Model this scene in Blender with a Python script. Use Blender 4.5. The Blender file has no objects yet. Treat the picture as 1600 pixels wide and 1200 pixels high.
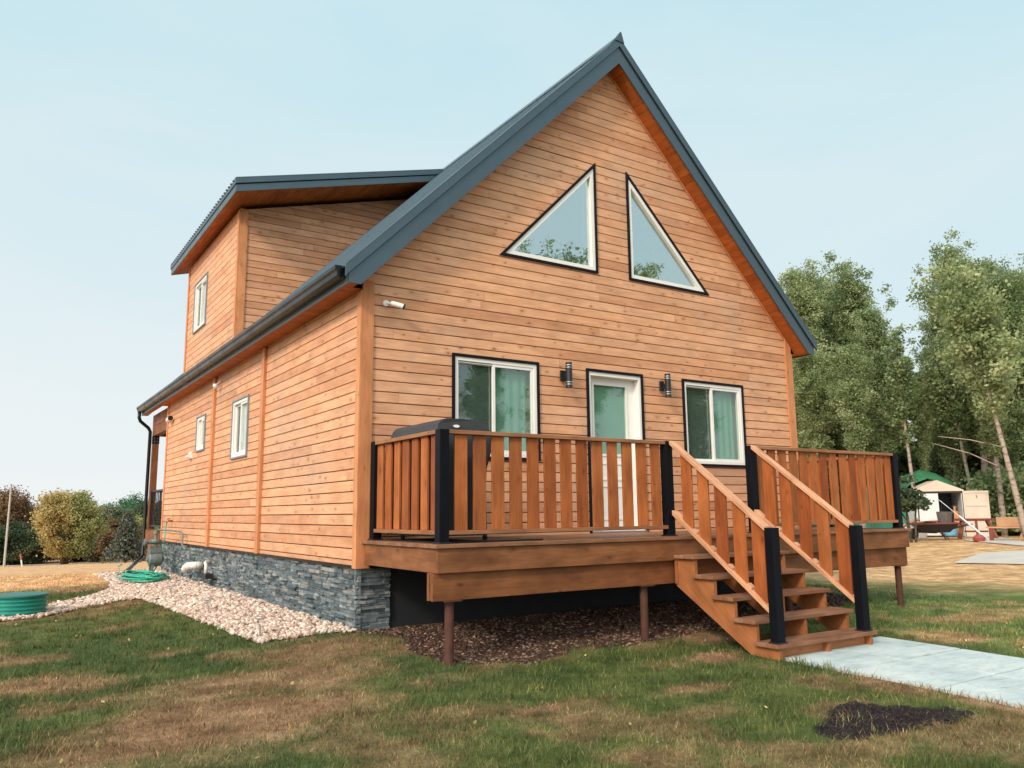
import bpy, bmesh, math, random
import numpy as np
from mathutils import Vector, Matrix
R_ = random.Random(7)
NR = np.random.RandomState(11)
SC = bpy.context.scene
COL = SC.collection
# ------------------------------------------------------------------ camera
cam_d = bpy.data.cameras.new('camera'); cam = bpy.data.objects.new('camera', cam_d); COL.objects.link(cam)
YAW, PIT, ROL, FPX = 0.57982, 0.15895, -0.010241, 1247.38
CAMP = Vector((-3.341, -8.137, 0.280))
Fw = Vector((math.sin(YAW)*math.cos(PIT), math.cos(YAW)*math.cos(PIT), math.sin(PIT)))
Rt = Vector((math.cos(YAW), -math.sin(YAW), 0)); Up = Rt.cross(Fw)
Rt2 = Rt*math.cos(ROL) + Up*math.sin(ROL); Up2 = -Rt*math.sin(ROL) + Up*math.cos(ROL)
m = Matrix((Rt2, Up2, -Fw)).transposed().to_4x4(); m.translation = CAMP
cam.matrix_world = m
cam_d.sensor_width = 36; cam_d.lens = 36*FPX/1600; cam_d.clip_start = .05; cam_d.clip_end = 2000
SC.camera = cam
# ------------------------------------------------------------------ world, sun, exposure
SUN_EL = math.radians(33); SUN = Vector((-.90, -.44, 0)).normalized()*math.cos(SUN_EL); SUN.z = math.sin(SUN_EL)
W_ = bpy.data.worlds.new('World'); SC.world = W_; W_.use_nodes = True
nt = W_.node_tree; nt.nodes.clear()
wo = nt.nodes.new('ShaderNodeOutputWorld'); bg = nt.nodes.new('ShaderNodeBackground')
sky = nt.nodes.new('ShaderNodeTexSky'); sky.sky_type = 'NISHITA'; sky.sun_disc = False
sky.sun_elevation = SUN_EL; sky.sun_rotation = math.atan2(SUN.x, SUN.y)
sky.air_density = 1.0; sky.dust_density = 2.0; sky.ozone_density = 2.0; sky.altitude = 300
tc = nt.nodes.new('ShaderNodeTexCoord'); sp = nt.nodes.new('ShaderNodeSeparateXYZ')
mr = nt.nodes.new('ShaderNodeMapRange'); mr.inputs['From Min'].default_value = -.02; mr.inputs['From Max'].default_value = .75
nt.links.new(tc.outputs['Generated'], sp.inputs[0]); nt.links.new(sp.outputs['Z'], mr.inputs[0])
rp = nt.nodes.new('ShaderNodeValToRGB'); rp.color_ramp.elements[0].color = (9.3, 9.45, 9.4, 1); rp.color_ramp.elements[1].color = (4.9, 7.75, 8.7, 1)
e_ = rp.color_ramp.elements.new(.35); e_.color = (6.9, 8.5, 9.0, 1)
nt.links.new(mr.outputs[0], rp.inputs[0])
nz = nt.nodes.new('ShaderNodeTexNoise'); nz.inputs['Scale'].default_value = 1.6; nz.inputs['Detail'].default_value = 5; nz.inputs['Distortion'].default_value = .6
mpn = nt.nodes.new('ShaderNodeMapping'); mpn.inputs['Scale'].default_value = (1, 1, 3); nt.links.new(tc.outputs['Generated'], mpn.inputs[0]); nt.links.new(mpn.outputs[0], nz.inputs['Vector'])
mrn = nt.nodes.new('ShaderNodeMapRange'); mrn.inputs['From Min'].default_value = .35; mrn.inputs['From Max'].default_value = .75; mrn.inputs['To Min'].default_value = .0; mrn.inputs['To Max'].default_value = .55
nt.links.new(nz.outputs[0], mrn.inputs[0])
mxc = nt.nodes.new('ShaderNodeMix'); mxc.data_type = 'RGBA'; mxc.inputs['B'].default_value = (8.9, 9.2, 9.3, 1)
nt.links.new(mrn.outputs[0], mxc.inputs['Factor']); nt.links.new(rp.outputs[0], mxc.inputs['A'])
mx = nt.nodes.new('ShaderNodeMix'); mx.data_type = 'RGBA'; mx.inputs['Factor'].default_value = .96
nt.links.new(sky.outputs[0], mx.inputs['A']); nt.links.new(mxc.outputs['Result'], mx.inputs['B'])
# hazy aureole added out of view: brighter, warmer sky towards the sun, fills the walls
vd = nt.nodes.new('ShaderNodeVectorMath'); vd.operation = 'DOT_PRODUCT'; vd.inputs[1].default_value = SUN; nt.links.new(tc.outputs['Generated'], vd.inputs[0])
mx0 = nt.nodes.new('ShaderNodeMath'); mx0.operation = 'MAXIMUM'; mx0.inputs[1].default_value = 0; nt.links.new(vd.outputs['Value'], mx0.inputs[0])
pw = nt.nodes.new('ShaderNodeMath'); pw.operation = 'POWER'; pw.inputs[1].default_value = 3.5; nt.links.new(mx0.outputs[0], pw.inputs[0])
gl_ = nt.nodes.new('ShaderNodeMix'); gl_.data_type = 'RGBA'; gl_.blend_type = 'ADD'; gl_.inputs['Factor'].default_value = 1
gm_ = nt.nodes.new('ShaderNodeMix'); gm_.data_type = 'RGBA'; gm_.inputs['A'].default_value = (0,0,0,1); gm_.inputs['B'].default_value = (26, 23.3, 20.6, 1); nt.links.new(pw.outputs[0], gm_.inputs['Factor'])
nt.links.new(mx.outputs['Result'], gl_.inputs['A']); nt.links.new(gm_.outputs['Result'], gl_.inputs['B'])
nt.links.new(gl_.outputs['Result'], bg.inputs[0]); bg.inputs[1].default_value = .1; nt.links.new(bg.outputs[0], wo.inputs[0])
sd = bpy.data.lights.new('sun', 'SUN'); sd.energy = 2.4; sd.angle = math.radians(8); sd.color = (1, .86, .70)
so = bpy.data.objects.new('sun', sd); COL.objects.link(so); so.rotation_euler = SUN.to_track_quat('Z', 'Y').to_euler(); so.location = (-20, -10, 20)
SC.view_settings.view_transform = 'Standard'; SC.view_settings.look = 'None'; SC.view_settings.exposure = 0.0; SC.view_settings.gamma = 1; SC.view_settings.use_curve_mapping = False
SC.render.engine = 'CYCLES'; SC.cycles.max_bounces = 7; SC.cycles.transparent_max_bounces = 12; SC.cycles.use_denoising = True
# ------------------------------------------------------------------ helpers
class MB:
    def __init__(s): s.V=[]; s.F=[]; s.UV=[]; s.R=[]
    def add(s, vs, fs, g=(1,0,0), rnd=None):
        if rnd is None: rnd = R_.random()
        n = len(s.V); vs = [Vector(v) for v in vs]; s.V += vs; g = Vector(g)
        ou, ov = rnd*37.7, rnd*91.3
        for f in fs:
            p = [vs[i] for i in f]; nn = Vector((0,0,0))
            for i in range(len(p)):
                a, b = p[i], p[(i+1) % len(p)]; nn += a.cross(b)
            if nn.length < 1e-12: continue
            nn.normalize(); u = g - nn*g.dot(nn)
            if u.length < .1: u = nn.orthogonal()
            u.normalize(); w = nn.cross(u)
            s.F.append([n+i for i in f]); s.UV.append([(q.dot(u)+ou, q.dot(w)+ov) for q in p]); s.R.append(rnd)
    def box(s, x0, x1, y0, y1, z0, z1, g=None, rnd=None, M=None):
        vs = [(x,y,z) for z in (z0,z1) for y in (y0,y1) for x in (x0,x1)]
        if g is None:
            d = (abs(x1-x0), abs(y1-y0), abs(z1-z0)); k = d.index(max(d)); g = [0,0,0]; g[k] = 1
        if M is not None: vs = [M @ Vector(v) for v in vs]; g = M.to_3x3() @ Vector(g)
        s.add(vs, [(0,2,3,1),(4,5,7,6),(0,1,5,4),(2,6,7,3),(0,4,6,2),(1,3,7,5)], g, rnd)
    def prism(s, poly, f, d0, d1, g=(1,0,0), rnd=None):
        # poly: 2D points; f(a,b,d)->3D
        n = len(poly); vs = [f(a,b,d0) for a,b in poly] + [f(a,b,d1) for a,b in poly]
        fs = [tuple(range(n))[::-1], tuple(range(n,2*n))] + [(i,(i+1)%n,n+(i+1)%n,n+i) for i in range(n)]
        s.add(vs, fs, g, rnd)
    def tube(s, pts, r, n=10, caps=True, g=None, sq=False, rnd=None):
        pts = [Vector(p) for p in pts]; rs = r if isinstance(r, (list,tuple)) else [r]*len(pts)
        vs=[]; prev=None
        for i,p in enumerate(pts):
            t = (pts[min(i+1,len(pts)-1)]-pts[max(i-1,0)]).normalized()
            if prev is None: a = t.orthogonal().normalized() if abs(t.z) < .9 else (Vector((1,0,0))-t*t.x).normalized()
            else: a = (prev - t*prev.dot(t)).normalized()
            prev = a; b = t.cross(a)
            for k in range(n):
                an = 2*math.pi*(k+.5)/n; vs.append(p + (a*math.cos(an)+b*math.sin(an))*rs[i])
        fs=[]
        for i in range(len(pts)-1):
            for k in range(n): fs.append((i*n+k, i*n+(k+1)%n, (i+1)*n+(k+1)%n, (i+1)*n+k))
        if caps: fs.append(tuple(range(n))[::-1]); fs.append(tuple(range((len(pts)-1)*n, len(pts)*n)))
        s.add(vs, fs, g or (pts[-1]-pts[0]).normalized(), rnd)
    def lathe(s, prof, c, n=24, axis='z'):
        vs=[]; c=Vector(c)
        for r,h in prof:
            for k in range(n):
                a=2*math.pi*k/n
                v = (r*math.cos(a), r*math.sin(a), h) if axis=='z' else ((r*math.cos(a), h, r*math.sin(a)) if axis=='y' else (h, r*math.cos(a), r*math.sin(a)))
                vs.append(c+Vector(v))
        fs=[(i*n+k, i*n+(k+1)%n,(i+1)*n+(k+1)%n,(i+1)*n+k) for i in range(len(prof)-1) for k in range(n)]
        fs.append(tuple(range(n))[::-1]); fs.append(tuple(range((len(prof)-1)*n,len(prof)*n)))
        s.add(vs, fs, (0,0,1) if axis=='z' else (0,1,0))
    def build(s, name, mat, parent=None, bevel=0, smooth=False, recalc=True):
        org = Vector((0,0,0)); q = parent
        while q is not None: org += q.location; q = q.parent
        me = bpy.data.meshes.new(name); me.from_pydata([v-org for v in s.V], [], s.F)
        uvl = me.uv_layers.new(name='uv'); flat = [c for f in s.UV for p in f for c in p]; uvl.data.foreach_set('uv', flat)
        at = me.attributes.new('rnd', 'FLOAT', 'FACE'); at.data.foreach_set('value', s.R)
        if recalc and len(s.F) < 60000:
            bm = bmesh.new(); bm.from_mesh(me); bmesh.ops.recalc_face_normals(bm, faces=bm.faces); bm.to_mesh(me); bm.free()
        if smooth: me.polygons.foreach_set('use_smooth', [True]*len(me.polygons))
        me.materials.append(mat)
        o = bpy.data.objects.new(name, me); COL.objects.link(o); o.parent = parent
        if bevel:
            b = o.modifiers.new('bevel', 'BEVEL'); b.width = bevel; b.segments = 2; b.limit_method = 'ANGLE'; b.angle_limit = math.radians(40)
        if smooth == 'auto':
            pass
        return o
def tag(o, label, cat, group=None, kind=None):
    if label: o['label'] = label
    if cat: o['category'] = cat
    if group: o['group'] = group
    if kind: o['kind'] = kind
    return o
def thing(name, label, cat, loc=(0,0,0), group=None):
    o = bpy.data.objects.new(name, None); o.empty_display_size = .2; COL.objects.link(o); o.location = loc
    return tag(o, label, cat, group)
def bx(name, mat, parent, *a, bevel=0, g=None, rnd=None):
    b = MB(); b.box(*a, g=g, rnd=rnd); return b.build(name, mat, parent, bevel)
# ------------------------------------------------------------------ materials
def newmat(name):
    ma = bpy.data.materials.new(name); ma.use_nodes = True; t = ma.node_tree
    return ma, t, t.nodes['Principled BSDF']
def N(t, ty, **kw):
    n = t.nodes.new(ty)
    for k,v in kw.items():
        if k.startswith('i_'): n.inputs[k[2:].replace('_',' ')].default_value = v
        else: setattr(n, k, v)
    return n
def L(t, a, b): t.links.new(a, b)
def ramp(t, fac, stops):
    r = t.nodes.new('ShaderNodeValToRGB'); e = r.color_ramp.elements
    e[0].position, e[0].color = stops[0][0], (*stops[0][1],1) if len(stops[0][1])==3 else stops[0][1]
    e[1].position, e[1].color = stops[-1][0], (*stops[-1][1],1)
    for p,c in stops[1:-1]:
        q = e.new(p); q.color = (*c,1)
    L(t, fac, r.inputs[0]); return r
def mixc(t, fac, a, b, mode='MIX'):
    mm = t.nodes.new('ShaderNodeMix'); mm.data_type='RGBA'; mm.blend_type = mode
    for k,v in (('Factor',fac),('A',a),('B',b)):
        if hasattr(v,'is_linked'): L(t, v, mm.inputs[k])
        elif k=='Factor': mm.inputs[k].default_value = v
        else: mm.inputs[k].default_value = (*v,1)
    return mm.outputs['Result']
def math_(t, op, a, b=None):
    mm = t.nodes.new('ShaderNodeMath'); mm.operation = op
    for i,v in enumerate((a,b)):
        if v is None: continue
        if hasattr(v,'is_linked'): L(t, v, mm.inputs[i])
        else: mm.inputs[i].default_value = v
    return mm.outputs[0]
def wood(name, base, dark, var=.25, knot=.8, rough=.6, streak=.5, kscale=5, stain=.25, grey=0):
    ma, t, bs = newmat(name)
    uv = N(t,'ShaderNodeUVMap', uv_map='uv').outputs[0]
    rn = N(t,'ShaderNodeAttribute', attribute_name='rnd').outputs['Fac']
    mp = N(t,'ShaderNodeMapping'); mp.inputs['Scale'].default_value = (1.3, 26, 1); L(t, uv, mp.inputs[0])
    wn = N(t,'ShaderNodeTexNoise', i_Scale=1.0, i_Detail=6.0, i_Roughness=.62, i_Distortion=1.2); L(t, mp.outputs[0], wn.inputs['Vector'])
    mp2 = N(t,'ShaderNodeMapping'); mp2.inputs['Scale'].default_value = (5, 110, 1); L(t, uv, mp2.inputs[0])
    fn = N(t,'ShaderNodeTexNoise', i_Scale=1.0, i_Detail=3.0, i_Roughness=.6); L(t, mp2.outputs[0], fn.inputs['Vector'])
    g1 = ramp(t, wn.outputs[0], [(.35,(0,0,0)),(.68,(1,1,1))]).outputs[0]
    c = mixc(t, math_(t,'MULTIPLY', g1, streak), base, dark)
    fr = ramp(t, fn.outputs[0], [(.3,(.78,.78,.78)),(.6,(1.06,1.06,1.06))]).outputs[0]
    c = mixc(t, .7, c, fr, 'MULTIPLY')
    # board to board variation
    wv = N(t,'ShaderNodeTexWhiteNoise', noise_dimensions='1D'); L(t, rn, wv.inputs['W'])
    vr = ramp(t, wv.outputs['Value'], [(0,(1-var,1-var*1.4,1-var*1.6)),(.3,(1,1-var*.15,1-var*.3)),(.55,(1+var*.15,1+var*.4,1+var*.7)),(.8,(1+var*.5,1+var*.45,1+var*.3)),(.92,(1-var*.5,1-var*.3,1-var*.1)),(1,(1-var*.9,1-var*1.3,1-var*1.3))]).outputs[0]
    c = mixc(t, 1.0, c, vr, 'MULTIPLY')
    # soft blotches of uneven stain
    bn = N(t,'ShaderNodeTexNoise', i_Scale=2.6, i_Detail=4.0); mp4 = N(t,'ShaderNodeMapping'); mp4.inputs['Scale'].default_value=(1,2.2,1); L(t, uv, mp4.inputs[0]); L(t, mp4.outputs[0], bn.inputs['Vector'])
    bl = ramp(t, bn.outputs[0], [(.35,(1-stain,1-stain*1.1,1-stain*1.2)),(.62,(1.08,1.08,1.08))]).outputs[0]
    c = mixc(t, 1.0, c, bl, 'MULTIPLY')
    if grey:
        gn = N(t,'ShaderNodeTexNoise', i_Scale=.55, i_Detail=5.0, i_Roughness=.6); L(t, N(t,'ShaderNodeNewGeometry').outputs['Position'], gn.inputs['Vector'])
        c = mixc(t, math_(t,'MULTIPLY', ramp(t, gn.outputs[0], [(.52,(0,0,0)),(.68,(1,1,1))]).outputs[0], grey), c, (.40,.33,.27))
    # knots
    mp3 = N(t,'ShaderNodeMapping'); mp3.inputs['Scale'].default_value = (kscale, kscale*1.9, 1); L(t, uv, mp3.inputs[0])
    vo = N(t,'ShaderNodeTexVoronoi', voronoi_dimensions='2D', i_Scale=1.0); L(t, mp3.outputs[0], vo.inputs['Vector'])
    sepc = N(t,'ShaderNodeSeparateColor'); L(t, vo.outputs['Color'], sepc.inputs[0])
    gate = math_(t,'GREATER_THAN', sepc.outputs[0], .74)
    size = math_(t,'MULTIPLY_ADD', sepc.outputs[1], .11); t.nodes[-1].inputs[2].default_value = .055
    kn = math_(t,'DIVIDE', vo.outputs['Distance'], size)
    kn.node.use_clamp = False
    kr = ramp(t, kn, [(.45,(1,1,1)),(1.0,(0,0,0))])
    kf = math_(t,'MULTIPLY', kr.outputs[0], gate); kf = math_(t,'MULTIPLY', kf, knot); kf = math_(t,'MULTIPLY', kf, math_(t,'ADD', math_(t,'MULTIPLY', sepc.outputs[2], .75), .25))
    c = mixc(t, kf, c, tuple(x*.22 for x in dark))
    kr2 = ramp(t, math_(t,'MULTIPLY', kn, .38), [(.3,(1,1,1)),(1.0,(0,0,0))])
    kf2 = math_(t,'MULTIPLY', math_(t,'MULTIPLY', kr2.outputs[0], gate), knot*.45)
    c = mixc(t, kf2, c, tuple(x*.8 for x in dark))
    L(t, c, bs.inputs['Base Color']); bs.inputs['Roughness'].default_value = rough
    bs.inputs['Specular IOR Level'].default_value = .3
    bp = N(t,'ShaderNodeBump', i_Strength=.25, i_Distance=.004); L(t, fn.outputs[0], bp.inputs['Height']); L(t, bp.outputs[0], bs.inputs['Normal'])
    return ma
def simple(name, col, rough=.5, metal=0, noise=.12, nscale=6, bump=0, spec=.5, coat=0):
    ma, t, bs = newmat(name)
    tcn = N(t,'ShaderNodeTexCoord').outputs['Object']
    nn = N(t,'ShaderNodeTexNoise', i_Scale=float(nscale), i_Detail=6.0, i_Roughness=.6); L(t, tcn, nn.inputs['Vector'])
    rn = N(t,'ShaderNodeAttribute', attribute_name='rnd').outputs['Fac']
    c = mixc(t, 1.0, col, ramp(t, nn.outputs[0], [(.3,(1-noise,)*3),(.7,(1+noise,)*3)]).outputs[0], 'MULTIPLY')
    L(t, c, bs.inputs['Base Color']); bs.inputs['Metallic'].default_value = metal; bs.inputs['Specular IOR Level'].default_value = spec
    rr = ramp(t, nn.outputs[0], [(.3,(max(rough-.08,0),)*3),(.7,(min(rough+.1,1),)*3)]); L(t, rr.outputs[0], bs.inputs['Roughness'])
    if coat: bs.inputs['Coat Weight'].default_value = coat
    if bump:
        bp = N(t,'ShaderNodeBump', i_Strength=1.0, i_Distance=bump); L(t, nn.outputs[0], bp.inputs['Height']); L(t, bp.outputs[0], bs.inputs['Normal'])
    return ma
WOOD_SIDE = wood('stained_siding', (.70,.375,.215), (.50,.215,.10), var=.17, knot=1.0, kscale=5.0, stain=.12, grey=.30)
WOOD_TRIM = wood('stained_trim', (.62,.27,.12), (.48,.16,.055), var=.10, knot=.7, kscale=4, stain=.12)
WOOD_SOFF_GLOW = wood('stained_soffit_glow', (.52,.145,.030), (.34,.07,.013), var=.15, knot=.7, kscale=5)  # same stain made redder, the soffit's warm bounced glow is in the colour
WOOD_PICK = wood('stained_pickets', (.40,.122,.032), (.23,.055,.013), var=.30, knot=.7, kscale=4)
WOOD_DECK = wood('stained_deck', (.27,.108,.042), (.14,.050,.020), var=.15, knot=.8, kscale=3.5, stain=.35)
WOOD_TREAD = wood('worn_treads', (.30,.145,.080), (.16,.075,.042), var=.18, knot=.5, stain=.3)
WOOD_RAIL = wood('light_handrail', (.62,.33,.19), (.44,.20,.10), var=.1, knot=.4)
METAL = simple('slate_blue_steel', (.088,.125,.148), .34, .65, .08, 3, spec=.5)
METAL_D = simple('black_gutter_steel', (.004,.006,.008), .28, 0, .1, 3, spec=.35)
BLACK = simple('black_post_paint', (.004,.005,.008), .5, 0, .15, 8, spec=.12)
BLACKM = simple('black_metal', (.012,.013,.016), .4, 0, .1, 8)
CASING = simple('dark_casing', (.008,.007,.010), .55, 0, .1, 8, spec=.15)
VINYL = simple('white_vinyl', (.78,.76,.72), .4, 0, .04, 3)
VINYL_G = simple('grey_casing', (.22,.24,.26), .5, 0, .06, 3)
SILVER = simple('brushed_silver', (.6,.6,.6), .3, 1, .05, 20)
RUST = simple('rusty_steel', (.085,.032,.020), .8, .2, .35, 14, .002)
CURT = simple('green_blind', (.20,.37,.295), .8, 0, .08, 3)
SCREEN = simple('insect_screen', (.07,.095,.085), .8, 0, .08, 3)
SHEER = simple('pale_curtain', (.55,.56,.50), .85, 0, .15, 5)
DARKIN = simple('dark_interior', (.05,.06,.06), .9)
FABRIC = simple('grill_cover_fabric', (.035,.037,.042), .6, 0, .2, 14, .003)
GREENP = simple('green_plastic', (.010,.26,.20), .4, 0, .12, 3, spec=.5)
HOSE = simple('green_hose', (.02,.36,.24), .4, 0, .2, 6)
GREYM = simple('grey_meter_paint', (.16,.19,.18), .5, .3, .2, 20)
PVC = simple('white_pvc', (.72,.66,.60), .45, 0, .06, 5)
REDP = simple('red_brown_paint', (.16,.03,.025), .6, 0, .3, 8)
CONC = None
def glass(name, tint, refl, rough=.01):
    ma, t, bs = newmat(name); out = t.nodes['Material Output']; t.nodes.remove(bs)
    tr = N(t,'ShaderNodeBsdfTransparent'); tr.inputs[0].default_value = (*tint,1)
    gl = N(t,'ShaderNodeBsdfGlossy', i_Roughness=rough); gl.inputs[0].default_value = (.86,.93,.92,1)
    tcn = N(t,'ShaderNodeTexCoord').outputs['Object']
    nn = N(t,'ShaderNodeTexNoise', i_Scale=1.4, i_Detail=2.0); L(t, tcn, nn.inputs['Vector'])
    bp = N(t,'ShaderNodeBump', i_Strength=.12, i_Distance=.02); L(t, nn.outputs[0], bp.inputs['Height']); L(t, bp.outputs[0], gl.inputs['Normal'])
    ms = N(t,'ShaderNodeMixShader'); ms.inputs[0].default_value = refl
    L(t, tr.outputs[0], ms.inputs[1]); L(t, gl.outputs[0], ms.inputs[2]); L(t, ms.outputs[0], out.inputs[0]); return ma
GLASS = glass('window_glass', (.88,.94,.91), .10)
GLASS_T = glass('gable_glass', (.6,.72,.72), .62)
GLASS_S = glass('side_glass', (.92,.94,.94), .15)
# stone
def stone_mat():
    ma, t, bs = newmat('ledgestone')
    tcn = N(t,'ShaderNodeTexCoord').outputs['Object']
    rn = N(t,'ShaderNodeAttribute', attribute_name='rnd').outputs['Fac']
    wv = N(t,'ShaderNodeTexWhiteNoise', noise_dimensions='1D'); L(t, rn, wv.inputs['W'])
    nn = N(t,'ShaderNodeTexNoise', i_Scale=9.0, i_Detail=8.0, i_Roughness=.7); L(t, tcn, nn.inputs['Vector'])
    c = ramp(t, wv.outputs['Value'], [(0,(.060,.085,.100)),(.4,(.105,.135,.150)),(.7,(.155,.185,.195)),(.88,(.26,.275,.27)),(1,(.19,.165,.135))]).outputs[0]
    c = mixc(t, 1.0, c, ramp(t, nn.outputs[0], [(.28,(.45,.45,.45)),(.5,(.95,.95,.95)),(.72,(1.6,1.6,1.6))]).outputs[0], 'MULTIPLY')
    L(t, c, bs.inputs['Base Color']); bs.inputs['Roughness'].default_value = .75
    bp = N(t,'ShaderNodeBump', i_Strength=1.0, i_Distance=.004); L(t, nn.outputs[0], bp.inputs['Height']); L(t, bp.outputs[0], bs.inputs['Normal'])
    return ma
STONE = stone_mat()
# ------------------------------------------------------------------ ground height and cover
HW, HL = 7.36, 11.28
def sst(a, b, x): t = np.clip((x-a)/(b-a), 0, 1); return t*t*(3-2*t)
_perm = np.random.RandomState(3).rand(256, 256)
def vnoise(x, y):
    xi = np.floor(x).astype(int); yi = np.floor(y).astype(int); fx = x-xi; fy = y-yi
    fx = fx*fx*(3-2*fx); fy = fy*fy*(3-2*fy); P = _perm
    a = P[xi%256, yi%256]; b = P[(xi+1)%256, yi%256]; c = P[xi%256,(yi+1)%256]; d = P[(xi+1)%256,(yi+1)%256]
    return (a*(1-fx)+b*fx)*(1-fy)+(c*(1-fx)+d*fx)*fy
def fbm(x, y, o=4):
    s=0; a=.5; t=0
    for i in range(o): s = s + a*vnoise(x*2**i+17.3*i, y*2**i+5.1*i); t += a; a *= .55
    return s/t
def tz(x, y):
    x = np.asarray(x, float); y = np.asarray(y, float)
    dx = np.maximum(np.maximum(-x, x-HW), 0); dy = np.maximum(np.maximum(-y, y-HL), 0); d = np.hypot(dx, dy)
    z = -.94 - .15*sst(0, 2.2, d) - .018*np.clip(-y-1.6, 0, 8) + .04*sst(0,2,-x)*sst(2,6,y)
    z = z + .30*sst(10, 30, x) - .046*np.clip(y-13, 0, 85)*(1-sst(8, 25, x))
    z = z + .05*(fbm(x*.5+9, y*.5, 3)-.5)*sst(.3, 3, d) + .012*(fbm(x*3, y*3, 3)-.5)
    pm = sst(3.02, 3.14, x)*(1-sst(4.93, 5.05, x))*(1-sst(-2.80, -2.66, y))*sst(-14, -12, y); z = z*(1-pm)+(-1.20-.018*np.maximum(-y-1.6, 0))*pm
    return z
def tzf(x, y): return float(tz(x, y))
def inpoly(x, y, poly):
    r = np.zeros(np.shape(x), bool); n = len(poly)
    for i in range(n):
        x0,y0 = poly[i]; x1,y1 = poly[(i+1)%n]
        c = ((y0 > y) != (y1 > y)) & (x < (x1-x0)*(y-y0)/(y1-y0+1e-12)+x0); r ^= c
    return r
PATHX0, PATHX1, PATHY = 3.10, 4.97, -2.74
GRAVEL = [(.0,.0),(-.93,.22),(-1.0,1.6),(-1.05,3.2),(-1.12,4.6),(-1.22,5.7),(-1.5,5.9),(-2.1,5.25),(-2.6,4.6),(-3.6,4.3),(-4.6,4.2),(-4.6,4.9),(-3.4,5.3),(-2.5,6.0),(-1.8,6.9),(-1.35,7.9),(-1.2,9.3),(-1.15,12.6),(.0,13.2)]
MULCH = [(-.02,.0),(.25,-.5),(.12,-1.15),(.35,-1.62),(.9,-1.85),(1.7,-1.62),(2.6,-1.72),(3.4,-1.55),(4.2,-1.45),(6,-1.3),(7.2,-1.0),(7.4,0)]
SOIL = [(1.30,-4.62),(1.55,-4.50),(1.75,-4.42),(2.02,-4.30),(2.25,-4.33),(2.22,-4.48),(2.42,-4.72),(2.62,-4.88),(2.42,-5.02),(2.12,-4.98),(1.85,-4.90),(1.62,-4.98),(1.38,-4.88),(1.22,-4.74)]
SC_ = [sum(p[0] for p in SOIL)/len(SOIL), sum(p[1] for p in SOIL)/len(SOIL)]
def patch(x, y, cx, cy, rx, ry, a=0):
    dx, dy = x-cx, y-cy; c, s = math.cos(a), math.sin(a); u = (dx*c+dy*s)/rx; v = (-dx*s+dy*c)/ry
    return 1-sst(.5, 1.25, np.hypot(u, v) + .7*(fbm(x*3.1, y*3.1, 3)-.5))
def dryness(x, y):
    x = np.asarray(x, float); y = np.asarray(y, float)
    d = sst(.55, .74, fbm(x*.55+3.3, y*.55+8.1, 4)*.72 + fbm(x*3+1, y*3, 3)*.28)*.85
    d = np.maximum(d, sst(.56,.72, fbm(x*1.6+40, y*1.6+11, 3))*.55)
    for a in DRY: d = np.maximum(d, patch(x, y, *a[:4], a[5] if len(a) > 5 else 0)*a[4])
    for a in WET: d = d*(1-patch(x, y, *a[:4], 0)*a[4])
    far = sst(8.8, 9.8, y+.8*(fbm(x*.8, y*.8, 3)-.5))*(1-sst(2, 9, x))
    right = sst(9.5, 13.5, x+.3*(y+2)+2.5*(fbm(x*.5, y*.5, 3)-.5))
    return np.clip(np.maximum(d, np.maximum(far*.93, right*.85)), 0, 1)
def straw_sun_mask(x, y):
    far = sst(8.8, 9.8, y+.8*(fbm(x*.8, y*.8, 3)-.5))*(1-sst(2, 9, x)); right = sst(9.5, 13.5, x+.3*(y+2)+2.5*(fbm(x*.5, y*.5, 3)-.5)); near = .42*sst(4.9, 5.6, x)  # far, right: pale straw; near: sunlight painted on the lawn beyond the path
    return np.clip(np.maximum(near, np.maximum(far, right)), 0, 1)
DRY = [(-1.3,-1.3,1.1,.55,.8),(-1.9,-2.3,1.3,.75,.95,.3),(-.55,-.55,.8,.45,.75),(-2.9,-.3,.7,.5,.8),(-3.2,1.2,.7,.4,.7),(.1,-.9,.25,.2,.6),(.25,-3.2,.55,.12,.9),(1.5,-3.35,.4,.2,.7),
       (2.6,-2.55,.35,.22,.95),(2.9,-4.15,.35,.5,.8),(3.0,-5.2,.25,.9,.85),(2.3,-5.3,.8,.3,.6),(1.0,-3.9,.5,.2,.5),(-.6,-3.0,.6,.3,.5),(5.6,-3.2,.5,.4,.7),(6.4,-4.0,1.0,.4,.75),(7.4,-2.6,.8,.4,.6),(-1.55,8.7,.8,.6,.95),(-1.2,3.9,.25,.4,.5),(3.3,-1.8,.5,.3,.9)]
WET = [(1.2,-2.15,1.6,.35,.9),(2.6,-2.1,.6,.3,.7),(-.9,2.3,.35,2.4,.85),(.3,-2.5,.7,.3,.7),(-3.2,7.6,1.6,.9,.9),(-2.0,7.4,.6,.5,.6),(8.3,-1.2,1.6,.8,.9),(.6,-.9,.2,.2,.5),(5.6,-2.0,.8,.5,.8)]
def on_soil(x, y, grow=0):
    xx = x+.30*(fbm(x*7, y*7, 4)-.5); yy = y+.26*(fbm(x*7+50, y*7, 4)-.5)
    if grow: xx = SC_[0]+(xx-SC_[0])/(1+grow); yy = SC_[1]+(yy-SC_[1])/(1+grow)
    return inpoly(xx, yy, SOIL)
def on_mulch(x, y):
    return inpoly(x+.18*(fbm(x*4+3, y*4, 3)-.5), y+.18*(fbm(x*4, y*4+9, 3)-.5), MULCH)
def on_gravel(x, y): return inpoly(x+.08*(fbm(x*5, y*5, 2)-.5), y+.08*(fbm(x*5+7, y*5, 2)-.5), GRAVEL)
def on_path(x, y, mg=.0): return (x > PATHX0-mg) & (x < PATHX1+mg) & (y < PATHY+mg) & (y > -14)
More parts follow.
